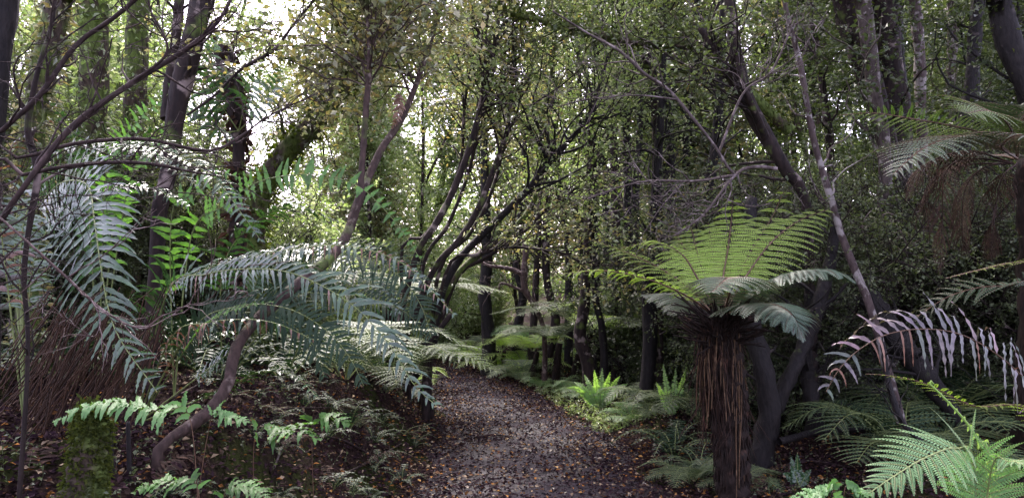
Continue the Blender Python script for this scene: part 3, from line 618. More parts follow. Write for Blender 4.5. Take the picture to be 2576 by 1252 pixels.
tree('dark_tree', 'dark trunk with pale patches, widening fork at the upper left', 'tree', [(395, 620, 5.0, 17), (400, 520, 5.0, 20), (425, 440, 5.0, 20), (435, 350, 5.0, 22), (450, 240, 5.0, 26), (480, 120, 5.05, 27), (510, 0, 5.1, 28), (530, -80, 5.1, 24)],
     'bark_dark', ext=2.5, limbs=[[(418, 300, 5.1, 16), (425, 220, 5.15, 14), (440, 120, 5.2, 13), (452, 0, 5.2, 13), (458, -80, 5.2, 12)]], branches=14, blen=(.3, .9), twigs=60, sides=12, crown=1500, crown_r=1.2, crown_mat='green')
tree('broken_trunk', 'short broken dark trunk ending in open sky at the upper left', 'tree', [(600, 420, 6.4, 16), (600, 330, 6.4, 20), (590, 240, 6.4, 24), (570, 160, 6.4, 24), (560, 118, 6.4, 22)], 'bark_dark', fuzz=400, fuzz_mat='dead_dark', fuzz_L=.1, fuzz_name='loose_bark')
tree('ivy_clad_tree', 'leaf-covered trunk leaning right near the top left corner', 'tree', [(70, 560, 5.6, 24), (85, 300, 5.6, 28), (115, 160, 5.6, 30), (150, 0, 5.7, 30), (160, -80, 5.7, 28)], 'bark_moss', ext=2, fuzz=2600, fuzz_mat='olive', fuzz_L=.07, fuzz_name='climber_leaves', fuzz_r=.03, crown=3000, crown_mat='green')
tree('mossy_tree', 'dark leafy trunk between the ivy-clad tree and the forked dark tree', 'tree', [(225, 500, 7, 30), (235, 300, 7, 34), (238, 150, 7, 36), (232, 0, 7, 36), (230, -80, 7, 34)], 'bark_moss', ext=3, fuzz=3500, fuzz_mat='green', fuzz_L=.08, fuzz_name='climber_leaves', fuzz_r=.04, crown=3500, crown_r=2)
tree('dark_tree', 'straight dark mossy trunk just left of the forked dark tree', 'tree', [(330, 480, 7.6, 24), (338, 300, 7.6, 27), (345, 120, 7.6, 28), (352, -80, 7.6, 27)], 'bark_moss', ext=3, fuzz=1500, fuzz_mat='green', fuzz_L=.06, fuzz_name='climber_leaves', fuzz_r=.02, crown=3500, crown_r=2)
tree('dark_tree', 'very dark trunk cut by the top left corner of the picture', 'tree', [(-30, 500, 4.6, 30), (-15, 250, 4.6, 30), (8, 60, 4.6, 30), (20, -80, 4.6, 30)], 'bark_black', ext=3, crown=2500, crown_r=2)
# leaning stems over the path
FAN = [
 ('dark leaning stem with grey patches, leftmost of the fan over the path', [(1040, 665, 8.5, 11), (1095, 565, 8.5, 12), (1140, 480, 8.6, 12), (1185, 360, 8.7, 11), (1215, 240, 8.8, 9), (1240, 130, 8.9, 8), (1260, 20, 9, 6)], 'bark_dark'),
 ('dark leaning stem second from the left in the fan over the path', [(1085, 690, 9.0, 11), (1150, 610, 9.0, 11), (1200, 530, 9.1, 11), (1245, 420, 9.2, 10), (1275, 330, 9.3, 9), (1290, 200, 9.4, 7), (1300, 60, 9.5, 5)], 'bark_black'),
 ('long black stem curving right and up, lowest and boldest of the fan', [(1085, 880, 9.6, 11), (1098, 800, 9.6, 14), (1115, 725, 9.6, 15), (1165, 640, 9.6, 13), (1240, 565, 9.6, 13), (1330, 475, 9.5, 13), (1385, 405, 9.4, 12), (1440, 345, 9.3, 9), (1480, 290, 9.3, 7), (1505, 225, 9.3, 5)], 'bark_black'),
 ('mossy stem arching behind the long black stem', [(1120, 740, 9.9, 12), (1180, 660, 9.9, 12), (1260, 600, 10, 10), (1330, 530, 10.1, 9), (1365, 430, 10.2, 9), (1362, 320, 10.3, 8), (1385, 200, 10.4, 6), (1400, 60, 10.4, 5)], 'bark_moss'),
 ('thin dark stem low in the fan pointing left', [(1075, 880, 9.3, 12), (1105, 830, 9.3, 10), (1135, 790, 9.3, 9)], 'bark_black'),
 ('thin brown stem bowing out at the far left of the fan', [(1010, 640, 8.9, 6), (1060, 600, 8.9, 6), (1120, 520, 9, 6), (1160, 400, 9.1, 5), (1170, 250, 9.2, 5), (1200, 90, 9.3, 4)], 'bark_dark'),
 ('thin brown stem crossing low from the fan toward the upright dark stems', [(1140, 720, 9.9, 7), (1220, 650, 9.9, 7), (1300, 600, 9.9, 6), (1380, 520, 10, 6), (1450, 470, 10, 5), (1530, 340, 10, 4)], 'bark_dark'),
 ('thin near-level stem reaching right from the foot of the fan', [(1120, 690, 9.4, 6), (1200, 640, 9.4, 6), (1310, 622, 9.4, 5), (1420, 640, 9.4, 4), (1490, 665, 9.4, 3)], 'bark_dark'),
 ('slender stem rising through the middle of the fan', [(1100, 700, 9.5, 7), (1180, 590, 9.5, 7), (1230, 500, 9.6, 6), (1262, 380, 9.7, 6), (1255, 250, 9.8, 5), (1275, 90, 9.8, 4)], 'bark_dark'),
 ('slim stem leaning between the two left stems of the fan', [(1060, 700, 9.3, 7), (1130, 560, 9.3, 7), (1180, 430, 9.4, 6), (1205, 300, 9.5, 6), (1215, 180, 9.5, 5)], 'bark_dark')]
for k, (lb, pts, bk) in enumerate(FAN):
    pts = [(a, b, c, r * .72) for a, b, c, r in pts]; bk = 'bark_dark' if bk == 'bark_black' and k != 2 else bk
    if k == 4: tree('dead_sapling', lb, 'stem', pts, bk); continue
    tree('leaning_tree', lb, 'tree', pts, bk, 'stems leaning over the path', ext=1.2, branches=50, blen=(.6, 2.0), btr=(.48, 1), twigs=380, leaf='olive' if k % 2 else 'green', per=8, L=.055, W=.033, brad=.5, up=.3, seg=50, crown_L=.07, root_px=(1010, 9.9) if k == 2 else (965 + 14 * k, pts[0][2] + .4))
tree('bare_tree', 'pinkish-brown bent stem lit by the clearing, with a limb reaching left', 'tree', [(1368, 835, 13, 6), (1345, 770, 13, 7), (1322, 730, 13, 8), (1318, 690, 13, 9), (1322, 650, 13, 8), (1318, 600, 13, 5)], 'bark_pink', limbs=[[(1318, 693, 13, 7), (1290, 678, 13, 6), (1260, 672, 13, 5), (1230, 668, 13, 4), (1195, 650, 13, 3)], [(1322, 735, 13, 5), (1300, 725, 13, 4), (1262, 712, 13, 3), (1255, 730, 13, 2)]], branches=14, blen=(.3, .8), twigs=30)
# vertical dark stems, centre right
VS = [(1480, 560, 1462, 300, 13.5, 8), (1500, 520, 1495, 330, 13.8, 9), (1525, 500, 1520, 150, 13, 10), (1547, 480, 1560, 60, 12.6, 11), (1580, 470, 1582, 40, 13, 11), (1600, 520, 1610, 100, 12.5, 9), (1462, 700, 1440, 300, 14.5, 10), (1430, 640, 1395, 300, 15, 9), (1790, 560, 1800, 380, 10.5, 18), (1650, 260, 1640, 60, 10, 12), (1690, 580, 1665, 60, 13, 12), (1740, 640, 1752, 100, 14, 14), (1340, 860, 1352, 640, 15, 10), (1300, 840, 1300, 660, 16, 12), (1230, 850, 1225, 640, 15, 17), (1480, 920, 1470, 760, 11, 17), (1520, 900, 1498, 740, 11, 10), (1625, 1010, 1632, 700, 9.8, 20), (1380, 900, 1375, 700, 15, 12)]
VL = ['thin black stem right of the bold curving stem', 'slender black stem, second right of the bold curving stem', 'black stem rising to the mossy limb', 'tallest straight black stem below the mossy limb', 'sturdy black stem right of the tallest straight one',
 'thin black stem left of the short mossy snag', 'thin stem behind the tips of the leaning fan', 'faint thin stem in the bright gap inside the fan', 'thick dark stem behind the bare zigzag branch', 'short dark snag under the mossy limb', 'thin dark stem crossing behind the bare branch', 'dark stem just above the left end of the big tree fern crown',
 'dark stem next to the bent pinkish-brown stem', 'dark stem left of the bent pinkish-brown stem', 'thick dark trunk standing over the end of the path', 'stout black trunk among the small tree ferns', 'slanting black trunk beside the stout black trunk', 'shaggy brown trunk behind the light green shuttlecock fern', 'dark stem behind the feathery small tree ferns']
for k, (x0, y0, x1, y1, d, r) in enumerate(VS):
    tree('slender_tree', VL[k], 'tree',
         [(x0, y0, d, r), ((x0 + x1) / 2 + rng.uniform(-22, 22), (y0 + y1) / 2, d, r * .9), (x1, y1, d, r * .8), (x1 + rng.uniform(-15, 15), y1 - 180, d, r * .65)], 'bark_black' if k % 3 else 'bark_dark', 'upright dark stems right of the path' if k < 12 else 'upright dark stems among the small tree ferns',
         ext=2.5, branches=30, blen=(.4, 1.5), btr=(.3, 1), twigs=190, leaf='grey' if k % 2 else 'green', per=8, L=.055, W=.034, sides=8, up=.1)
tree('mossy_branch', 'long mossy limb stretching across the top just right of centre', 'branch', [(1990, 330, 7.9, 16), (1900, 250, 7.9, 14), (1780, 130, 7.9, 14), (1700, 110, 7.9, 13), (1600, 105, 7.9, 11), (1500, 85, 7.9, 10), (1400, 60, 7.9, 9), (1290, 35, 7.9, 6), (1240, 10, 7.9, 4)],
     'bark_moss', root_down=False, branches=24, blen=(.3, 1.0), twigs=260, leaf='grey', per=7, L=.05, W=.03, fuzz=1800, fuzz_L=.045, fuzz_r=.015)
tree('leaning_tree', 'dark trunk with grey lichen leaning left above the big tree fern', 'tree', [(2030, 530, 7.4, 12), (1990, 450, 7.4, 15), (1950, 380, 7.4, 18), (1900, 300, 7.5, 20), (1870, 230, 7.5, 20), (1850, 130, 7.5, 17), (1835, 0, 7.6, 14), (1830, -70, 7.6, 13)],
     'bark_dark', ext=2, limbs=[[(1900, 300, 7.5, 14), (1850, 220, 7.4, 12), (1800, 130, 7.3, 10), (1760, 70, 7.3, 8)], [(1925, 345, 7.4, 12), (1895, 275, 7.2, 10), (1870, 215, 7.1, 8), (1850, 120, 7.1, 7)]], branches=40, blen=(.5, 1.6), twigs=260, tlen=(.2, .5), leaf='grey', per=4, L=.05, W=.035, crown=2000, crown_r=2.6, crown_mat='dark')
tree('pale_sapling', 'slim pale stem slanting down right past the big tree fern', 'tree', [(2200, 810, 6.6, 10), (2160, 700, 6.7, 10), (2120, 600, 6.8, 9), (2090, 500, 6.9, 9), (2060, 400, 7, 8), (2040, 320, 7, 8), (2010, 150, 7.1, 7), (1972, 0, 7.2, 6)],
     'bark_grey', ext=1.5, root_px=(2290, 6.5), branches=16, blen=(.3, .9), twigs=120, leaf='grey', per=6, L=.04, W=.028, crown=2000, crown_mat='dark', crown_r=1.8)
tree('dead_branch', 'pale bare forking branch zigzagging across the upper right centre', 'branch', [(1850, 440, 6.4, 2.8), (1830, 420, 6.4, 3.5), (1800, 370, 6.4, 3.5), (1745, 300, 6.4, 4.2), (1680, 225, 6.5, 4.2), (1620, 185, 6.5, 4.2), (1560, 130, 6.5, 3.5), (1480, 85, 6.6, 2.8), (1390, 28, 6.6, 2.1)],
     'twig_pale', root_down=False, limbs=[[(1810, 380, 6.4, 4), (1870, 235, 6.3, 3), (1940, 180, 6.3, 3), (2000, 50, 6.3, 2)], [(1850, 440, 6.4, 4), (1750, 455, 6.3, 3), (1640, 455, 6.3, 3), (1560, 470, 6.3, 2), (1480, 500, 6.3, 2)], [(1955, 425, 6.4, 6), (1900, 420, 6.4, 5), (1850, 440, 6.4, 4), (1770, 540, 6.3, 3), (1700, 590, 6.3, 2)], [(1700, 250, 6.4, 3), (1600, 240, 6.3, 2), (1480, 250, 6.3, 2), (1380, 275, 6.3, 1)]],
     branches=60, blen=(.25, .9), twigs=170, tlen=(.1, .4), brad=.55, wig=.22, tr=.002, sides=6, rough=.05)
# upper right trunks
for lb, nm, pts, bk in [
 ('broad dark trunk with pale left edge, first of the big trunks at upper right', 'big_tree', [(2240, 420, 9, 20), (2205, 260, 9, 26), (2165, 130, 9, 31), (2125, 0, 9, 33), (2110, -80, 9, 33)], 'bark_dark'),
 ('smooth pale grey trunk crossing the broad dark trunk at upper right', 'big_tree', [(2225, 420, 8.6, 17), (2205, 270, 8.6, 19), (2188, 130, 8.6, 19), (2168, 0, 8.6, 20), (2160, -80, 8.6, 20)], 'bark_pale'),
 ('thick brown trunk with lichen spots at upper right', 'big_tree', [(2255, 450, 9.2, 38), (2245, 270, 9.2, 38), (2232, 130, 9.2, 37), (2222, 0, 9.2, 36), (2218, -80, 9.2, 36)], 'bark_dark'),
 ('slim dark trunk right of the thick brown trunk', 'big_tree', [(2275, 420, 9.6, 14), (2272, 270, 9.6, 14), (2262, 130, 9.6, 13), (2252, 0, 9.6, 13), (2250, -80, 9.6, 13)], 'bark_black'),
 ('pinkish trunk with pale band at upper right', 'big_tree', [(2320, 420, 10, 12), (2318, 270, 10, 12), (2312, 130, 10, 14), (2298, 0, 10, 14), (2296, -80, 10, 14)], 'bark_grey'),
 ('thin dark mottled trunk near the bright gap at upper right', 'big_tree', [(2400, 420, 12, 11), (2390, 220, 12, 11), (2397, 80, 12, 12), (2394, -80, 12, 11)], 'bark_grey'),
 ('dim slanting trunk between the pinkish trunk and the right edge', 'big_tree', [(2420, 420, 11, 20), (2440, 260, 11, 18), (2450, 130, 11, 17), (2465, -60, 11, 15)], 'bark_black'),
 ('dark trunk bending into the top right corner', 'big_tree', [(2640, 480, 7.5, 36), (2600, 260, 7.5, 32), (2545, 130, 7.5, 30), (2515, 0, 7.5, 28), (2505, -80, 7.5, 26)], 'bark_black'),
 ('thin grey trunk leaning at the upper right between leafy stems', 'big_tree', [(2090, 440, 9.5, 10), (2080, 300, 9.5, 10), (2060, 150, 9.5, 8), (2035, 0, 9.5, 8), (2030, -80, 9.5, 8)], 'bark_dark')]:
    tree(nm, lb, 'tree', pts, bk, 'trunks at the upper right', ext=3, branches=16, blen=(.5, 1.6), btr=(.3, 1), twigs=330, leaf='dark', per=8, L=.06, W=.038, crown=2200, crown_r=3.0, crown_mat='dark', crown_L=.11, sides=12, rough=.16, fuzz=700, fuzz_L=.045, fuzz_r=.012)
# lower right trunks
for lb, pts in [('black crooked trunk just right of the big tree fern', [(1915, 1150, 6.8, 30), (1935, 1050, 6.8, 28), (1925, 950, 6.8, 26), (1900, 850, 6.9, 24), (1885, 780, 7, 22), (1880, 650, 7, 18), (1890, 500, 7.2, 14)]),
                ('black limb forking right from the crooked trunk', [(1945, 1030, 6.9, 22), (1990, 940, 6.9, 18), (2030, 850, 7, 18), (2060, 760, 7, 18), (2090, 650, 7.1, 14), (2110, 500, 7.2, 10)]),
                ('dark upright stem deep in the shade right of the crooked trunk', [(2050, 1090, 7.4, 24), (2038, 980, 7.4, 20), (2030, 880, 7.4, 17), (2040, 740, 7.4, 15)]),
                ('slanting dark log-like trunk behind the purple fern frond', [(2420, 1080, 6.8, 16), (2340, 960, 6.9, 26), (2240, 830, 7, 30), (2180, 740, 7.1, 26)]),
                ('leaning dark branch below the purple fern frond', [(2330, 1130, 5.8, 6), (2270, 1060, 5.8, 7), (2235, 960, 5.9, 7), (2220, 860, 6, 6)])]:
    tree('shaded_tree', lb, 'tree', pts, 'bark_black', root_down=pts[0][1] > 1075, branches=8, blen=(.3, .8), twigs=30, sides=11, rough=.14)
tree('fallen_branch', 'dark fallen branch on the litter behind the crooked trunk', 'branch', [(1960, 1110, 6.6, 9), (2060, 1085, 6.9, 8), (2200, 1075, 7.2, 7), (2330, 1060, 7.4, 5)], 'bark_black', root_down=False, branches=10, blen=(.2, .6), twigs=14)
# dark bare network at the left, close to the camera
def net(lb, paths, bark='bark_brown', nb=16, tw=40, name='bare_shrub', grp='dark bare shrub stems at the left', bl=(.15, .5), rt=True):
    paths = [[(a, b, c, r * .72) for a, b, c, r in q_] for q_ in paths]; p0 = paths[0]; tree(name, lb, 'shrub', p0, bark, grp, root_down=rt, limbs=paths[1:], branches=nb, blen=bl, twigs=tw, tlen=(.08, .3), tr=.0014, sides=7, rough=.05, gtrunk='stem', brad=.5, ang=(25, 60))
net('dark stem rising steeply from the left edge to the top, with long bare side branches', [[(-40, 640, 2.6, 10), (0, 560, 2.6, 10), (60, 470, 2.6, 10), (180, 320, 2.7, 11), (330, 210, 2.8, 10), (460, 130, 2.9, 9), (545, 60, 2.9, 7), (590, -20, 3, 6)], [(330, 210, 2.8, 6), (420, 130, 2.8, 5), (380, 30, 2.8, 4), (370, -20, 2.8, 3)]], nb=26, tw=70)
net('dark stem crossing the upper left corner diagonally', [[(-60, 430, 2.9, 9), (0, 335, 2.9, 9), (95, 245, 2.9, 9), (190, 115, 3, 9), (280, 50, 3, 8), (375, -30, 3, 7)]], nb=20, tw=60)
net('arching horizontal bare branch, upper of two above the blue-green frond', [[(-40, 445, 2.9, 6), (60, 400, 2.9, 6), (170, 365, 2.9, 7), (300, 350, 3, 7), (380, 352, 3, 6), (470, 372, 3.1, 6), (540, 378, 3.2, 5), (610, 340, 3.3, 4), (680, 290, 3.4, 3), (800, 235, 3.5, 2)]], nb=16, tw=60)
net('arching horizontal bare branch, lower of two above the blue-green frond', [[(-40, 460, 2.7, 7), (60, 440, 2.7, 7), (170, 418, 2.7, 7), (300, 408, 2.8, 7), (400, 415, 2.8, 6), (470, 430, 2.9, 4), (560, 445, 3, 2)]], nb=12, tw=40)
net('dark upright stem at the far left beside the big blue-green frond', [[(70, 900, 3.0, 7), (60, 700, 3.0, 9), (75, 560, 3.0, 10), (95, 430, 3.0, 13), (70, 330, 3.0, 12), (90, 200, 3.0, 9), (130, 60, 3, 7), (140, -20, 3, 6)]], 'bark_dark', nb=18, tw=50)
net('brown bare twig slanting down across the big blue-green frond', [[(-20, 530, 2.4, 4), (60, 600, 2.4, 4), (170, 700, 2.45, 5), (260, 780, 2.5, 4), (350, 825, 2.5, 3), (420, 800, 2.6, 2), (480, 760, 2.6, 1.5)], [(130, 665, 2.4, 3), (60, 730, 2.4, 2), (0, 775, 2.4, 2)]], 'bark_pink', nb=6, tw=10, rt=False)
net('slim arching branch leaving the forked dark trunk toward the bright sky', [[(470, 290, 5, 4), (540, 240, 5, 5), (600, 180, 5, 5), (660, 145, 5, 6), (700, 115, 5, 6), (740, 60, 5, 5), (800, -10, 5, 4)]], 'bark_dark', nb=12, tw=30, rt=False)
# mossy post
tree('mossy_stump', 'short moss-covered stump standing at the bottom left', 'stump', [(210, 1330, 3.1, 52), (212, 1240, 3.1, 48), (225, 1140, 3.1, 42), (240, 1055, 3.1, 34)], 'bark_moss', root_down=False, fuzz=5200, fuzz_L=.024, fuzz_r=.010, sides=26, rough=.16, gtrunk='stump',
     limbs=[[(222 + q_, 1090, 3.1 + e_, 9), (224 + q_ * 1.05, 1050 - h_ * .5, 3.1 + e_, 7), (226 + q_ * 1.1, 1040 - h_, 3.1 + e_, 1)] for q_, e_, h_ in [(-26, 0, 12), (-12, -.04, 30), (2, -.05, 8), (16, -.03, 26), (28, 0, 16), (6, .04, 34)]])
for lb, x0, x1, r in [('narrow black post right behind the mossy stump', 285, 272, 13), ('second narrow black post, right of the mossy stump', 330, 322, 7)]:
    tree('dead_sapling', lb, 'stem', [(x0, 1330, 3.4, r), (x1, 1060, 3.4, r * .7)], 'bark_black', root_down=False)

# ------------------------------------------------------------------ the big tree fern at the right
def PPt(*rows): return [at(*r) for r in rows]
tfb = onground(1845, 1250); dB = tfb[1]
root = thing('tree_fern', 'tall tree fern with light green crown and brown hanging stalks right of the path', 'tree fern', tfb)
crown = at(1808, 790, dB)
q = spline([(*tfb - [0, 0, .1], .125), (*at(1838, 1100, dB), .12), (*at(1826, 950, dB), .13), (*at(1812, 850, dB), .13), (*crown, .10)], 40)
mb = MB(); tubes(mb, q[:, :3], q[:, 3], 22, 0, .22)
n_ = 420; b_, d_, _, _ = spawn(q[None, :, :3], n_, .05, .98, (60, 120), .3); d_[:, 2] = 0; d_ = norm(d_)
hh = (b_[:, 2] - tfb[2]) / (crown[2] - tfb[2])
st = b_ + d_ * (.11 + .03 * hh)[:, None]
G = np.zeros((n_, 6, 3)); G[:, 0] = st
for k in range(1, 6): G[:, k] = G[:, k - 1] + (np.array([0, 0, -1]) + d_ * .10 + rng.normal(0, .15, (n_, 3))) * (rng.uniform(.01, .035, n_) * (1 + hh))[:, None]
tubes(mb, G, np.linspace(.009, .004, 6)[None] * np.ones((n_, 1)), 4)
part(mb, 'trunk', M['fibre'], root)
mb = MB(); n_ = 260; a_ = rng.uniform(0, 6.28, n_)     # old frond bases under the crown
s0 = crown + np.stack([np.cos(a_) * .07, np.sin(a_) * .07, rng.uniform(-.28, .0, n_)], 1)
G = grow(s0, np.stack([np.cos(a_), np.sin(a_), rng.uniform(.1, 1.2, n_)], 1), rng.uniform(.12, .38, n_), 5, .1); tubes(mb, G, np.linspace(.011, .004, 5)[None] * np.ones((n_, 1)), 4)
part(mb, 'stalk_bases', M['fibre'], root)
mb = MB(); n_ = 300; a_ = rng.uniform(0, 6.28, n_); rr_ = rng.uniform(.09, .135, n_); z_ = -rng.uniform(.05, .75, n_) ** 1.3
G = grow(crown + np.stack([np.cos(a_) * rr_, np.sin(a_) * rr_, z_], 1), np.stack([np.cos(a_) * .2, np.sin(a_) * .2, -np.ones(n_)], 1), rng.uniform(.12, .5, n_), 7, .13, -.08)
tubes(mb, G, np.linspace(.0045, .002, 7)[None] * rng.uniform(.6, 1.6, (n_, 1)), 3); part(mb, 'hanging_fibre', M['fibre_red'], root)
for k in range(34):
    a = rng.uniform(3.0, 6.3) if k < 26 else rng.uniform(5.2, 6.4); rr = rng.uniform(.12, .16); z0 = rng.uniform(-.34, -.12) ; ln = rng.uniform(.3, .62) if k < 26 else rng.uniform(.9, 1.15)
    s0 = crown + np.array([math.cos(a) * rr, math.sin(a) * rr, z0]); m = MB()
    tubes(m, grow(s0[None], np.array([[math.cos(a) * .05, math.sin(a) * .05, -1.]]), [ln], 9, .035, -.1), np.linspace(.007, .004, 9)[None], 5)
    part(m, 'dead_stalk', M['stipe'], root)
D = dB
TFF = [  # pixel paths of the living fronds, base to tip, with distance
 (PPt((1795, 790, D, ), (1730, 745, D - .05), (1640, 705, D - .1), (1540, 682, D - .15), (1460, 684, D - .1), (1395, 692, D - .1)), .34, 'tf', UP),
 (PPt((1790, 785, D), (1740, 730, D + .25), (1670, 680, D + .5), (1590, 640, D + .7), (1530, 618, D + .8), (1488, 603, D + .9)), .34, 'tf', UP),
 (PPt((1800, 780, D), (1755, 700, D + .15), (1715, 640, D + .3), (1650, 610, D + .4), (1560, 625, D + .4)), .36, 'tf', UP),
 (PPt((1800, 770, D), (1775, 700, D + .35), (1755, 640, D + .55), (1740, 580, D + .7), (1725, 565, D + .7)), .34, 'tf', (0, -1, .4)),
 (PPt((1800, 770, D), (1770, 690, D + .6), (1725, 630, D + .9), (1702, 590, D + 1.1)), .32, 'tf', (0, -1, .4)),
 (PPt((1812, 765, D), (1820, 690, D + .3), (1832, 620, D + .5), (1840, 550, D + .6), (1843, 498, D + .55)), .38, 'tf', (0, -1, .35)),
 (PPt((1822, 770, D), (1855, 700, D + .45), (1895, 620, D + .8), (1940, 550, D + 1.0), (1968, 490, D + 1.0), (1975, 478, D + .95)), .38, 'tf', (0, -1, .4)),
 (PPt((1806, 765, D), (1800, 690, D + .5), (1790, 620, D + .8), (1782, 560, D + .9)), .36, 'tf', (0, -1, .35)),
 (PPt((1818, 765, D), (1845, 700, D + .7), (1885, 640, D + 1.1), (1915, 590, D + 1.2)), .36, 'tf', (0, -1, .35)),
 (PPt((1828, 775, D), (1880, 690, D + .3), (1940, 610, D + .55), (2010, 555, D + .75), (2085, 526, D + .8)), .38, 'tf', (-.2, -.8, .7)),
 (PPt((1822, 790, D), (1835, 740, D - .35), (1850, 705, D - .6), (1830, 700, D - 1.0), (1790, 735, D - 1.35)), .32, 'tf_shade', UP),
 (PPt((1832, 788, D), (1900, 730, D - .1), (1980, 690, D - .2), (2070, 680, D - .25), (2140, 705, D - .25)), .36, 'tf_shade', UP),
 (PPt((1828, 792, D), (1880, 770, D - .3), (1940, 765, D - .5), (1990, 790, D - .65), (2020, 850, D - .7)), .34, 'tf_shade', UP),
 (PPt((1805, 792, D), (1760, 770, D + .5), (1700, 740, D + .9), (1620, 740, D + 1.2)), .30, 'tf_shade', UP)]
for path, L_, mt, pl in TFF:
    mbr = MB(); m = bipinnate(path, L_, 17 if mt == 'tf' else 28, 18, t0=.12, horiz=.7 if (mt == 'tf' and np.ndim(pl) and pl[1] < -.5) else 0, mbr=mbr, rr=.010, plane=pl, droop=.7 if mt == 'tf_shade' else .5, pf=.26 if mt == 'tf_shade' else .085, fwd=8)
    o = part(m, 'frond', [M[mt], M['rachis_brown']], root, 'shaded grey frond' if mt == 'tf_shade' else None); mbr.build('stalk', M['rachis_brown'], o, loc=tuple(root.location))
# second tree fern, upper right
cr2 = at(2590, 400, 6.4); b2 = np.array([cr2[0] - .15, cr2[1], 0]); b2[2] = gz(b2[0], b2[1]) - .1
root = thing('tree_fern', 'large tree fern at the right edge with broad dull fronds above rusty dead thatch', 'tree fern', b2)
q = spline([(*b2, .11), (*(b2 * .5 + cr2 * .5 + [.05, 0, 0]), .11), (*cr2, .10)], 30); mb = MB(); tubes(mb, q[:, :3], q[:, 3], 18, 0, .22)
part(mb, 'trunk', M['fibre'], root)
for path, L_, mt, pl in [
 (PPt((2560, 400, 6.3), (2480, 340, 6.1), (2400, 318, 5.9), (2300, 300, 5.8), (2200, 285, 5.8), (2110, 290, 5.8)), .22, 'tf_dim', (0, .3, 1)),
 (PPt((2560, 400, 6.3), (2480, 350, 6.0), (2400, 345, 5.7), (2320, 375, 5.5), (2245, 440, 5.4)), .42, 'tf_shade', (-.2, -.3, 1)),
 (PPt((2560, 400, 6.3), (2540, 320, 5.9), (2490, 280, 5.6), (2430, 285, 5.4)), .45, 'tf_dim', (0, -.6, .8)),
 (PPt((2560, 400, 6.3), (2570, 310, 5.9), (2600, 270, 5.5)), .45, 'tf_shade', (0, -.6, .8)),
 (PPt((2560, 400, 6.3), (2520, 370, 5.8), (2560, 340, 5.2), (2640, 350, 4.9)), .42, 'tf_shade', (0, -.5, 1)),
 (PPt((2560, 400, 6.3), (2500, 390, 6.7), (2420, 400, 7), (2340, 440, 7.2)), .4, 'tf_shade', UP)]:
    mbr = MB(); m = bipinnate(path, L_, 26, 13, t0=.2, mbr=mbr, rr=.010, plane=pl, droop=.4)
    o = part(m, 'frond', [M[mt], M['rachis_brown']], root); mbr.build('stalk', M['rachis_brown'], o, loc=tuple(root.location))
for path in [PPt((2550, 410, 6.3), (2450, 400, 6.1), (2380, 430, 6.0), (2370, 560, 6.0), (2365, 690, 6.0)), PPt((2550, 410, 6.3), (2480, 420, 6.2), (2430, 470, 6.2), (2420, 560, 6.2), (2425, 640, 6.2)),
             PPt((2550, 410, 6.3), (2430, 380, 6.2), (2320, 420, 6.2), (2280, 500, 6.2)), PPt((2560, 410, 6.3), (2520, 450, 6.1), (2500, 560, 6.1), (2490, 650, 6.1)), PPt((2550, 410, 6.3), (2400, 420, 6.5), (2330, 480, 6.6), (2345, 600, 6.6))]:
    mbr = MB(); m = bipinnate(path, .28, 24, 9, t0=.25, mbr=mbr, rr=.009, droop=1.6, pdroop=1.2); o = part(m, 'dead_frond', [M['dead_dark'], M['fibre_red']], root, 'rusty brown dead frond hanging down'); mbr.build('stalk', M['fibre_red'], o, loc=tuple(root.location))

# ------------------------------------------------------------------ long-leafleted ferns on the left bank
def P4(*rows): return [at(*r) for r in rows]
bA = onground(150, 1000); bA = at(40, 700, 4.2)
def gbase(px, d): p = at(px, 900, d); p[2] = gz(p[0], p[1]); return p
B1 = gbase(70, 4.2)
fern('arching_fern', 'big blue-green fern at the left whose broad frond hangs toward the viewer', 'fern', B1, [
  dict(path=[B1, *P4((60, 640, 4.1), (130, 480, 3.8), (215, 462, 3.5), (238, 560, 3.3), (255, 680, 3.15), (290, 830, 3.05), (395, 985, 3.0))], L=.30, W=.022, pairs=46, t0=.40, droop=.45, fwd=36, plane=(0, -1, .15), serr=.2, rr=.007, label='frond hanging toward the viewer with wavy leaflets'),
  dict(path=[B1, *P4((60, 560, 4.3), (200, 405, 4.3), (330, 368, 4.2), (430, 385, 4.1), (540, 450, 4.0), (610, 540, 3.9), (660, 610, 3.9))], L=.19, W=.021, pairs=52, t0=.3, droop=.5, plane=(0, -.5, 1)),
  dict(path=[B1, *P4((40, 560, 4.5), (120, 400, 4.5), (260, 360, 4.5), (400, 400, 4.4), (500, 470, 4.3))], L=.18, W=.021, pairs=44, t0=.3, droop=.5, plane=(0, -.5, 1)),
  dict(path=[B1, *P4((90, 640, 4.3), (230, 500, 4.4), (360, 470, 4.5), (480, 520, 4.5))], L=.18, W=.021, pairs=40, t0=.3, droop=.6, plane=(0, -.5, 1)),
  dict(path=[B1, *P4((0, 560, 4.0), (-20, 430, 3.8), (60, 350, 3.6), (130, 300, 3.5))], L=.2, W=.03, pairs=22, t0=.3, droop=.6, mat='kio_purple', plane=(0, -.5, 1), dead=.4)])
B2 = gbase(350, 4.6)
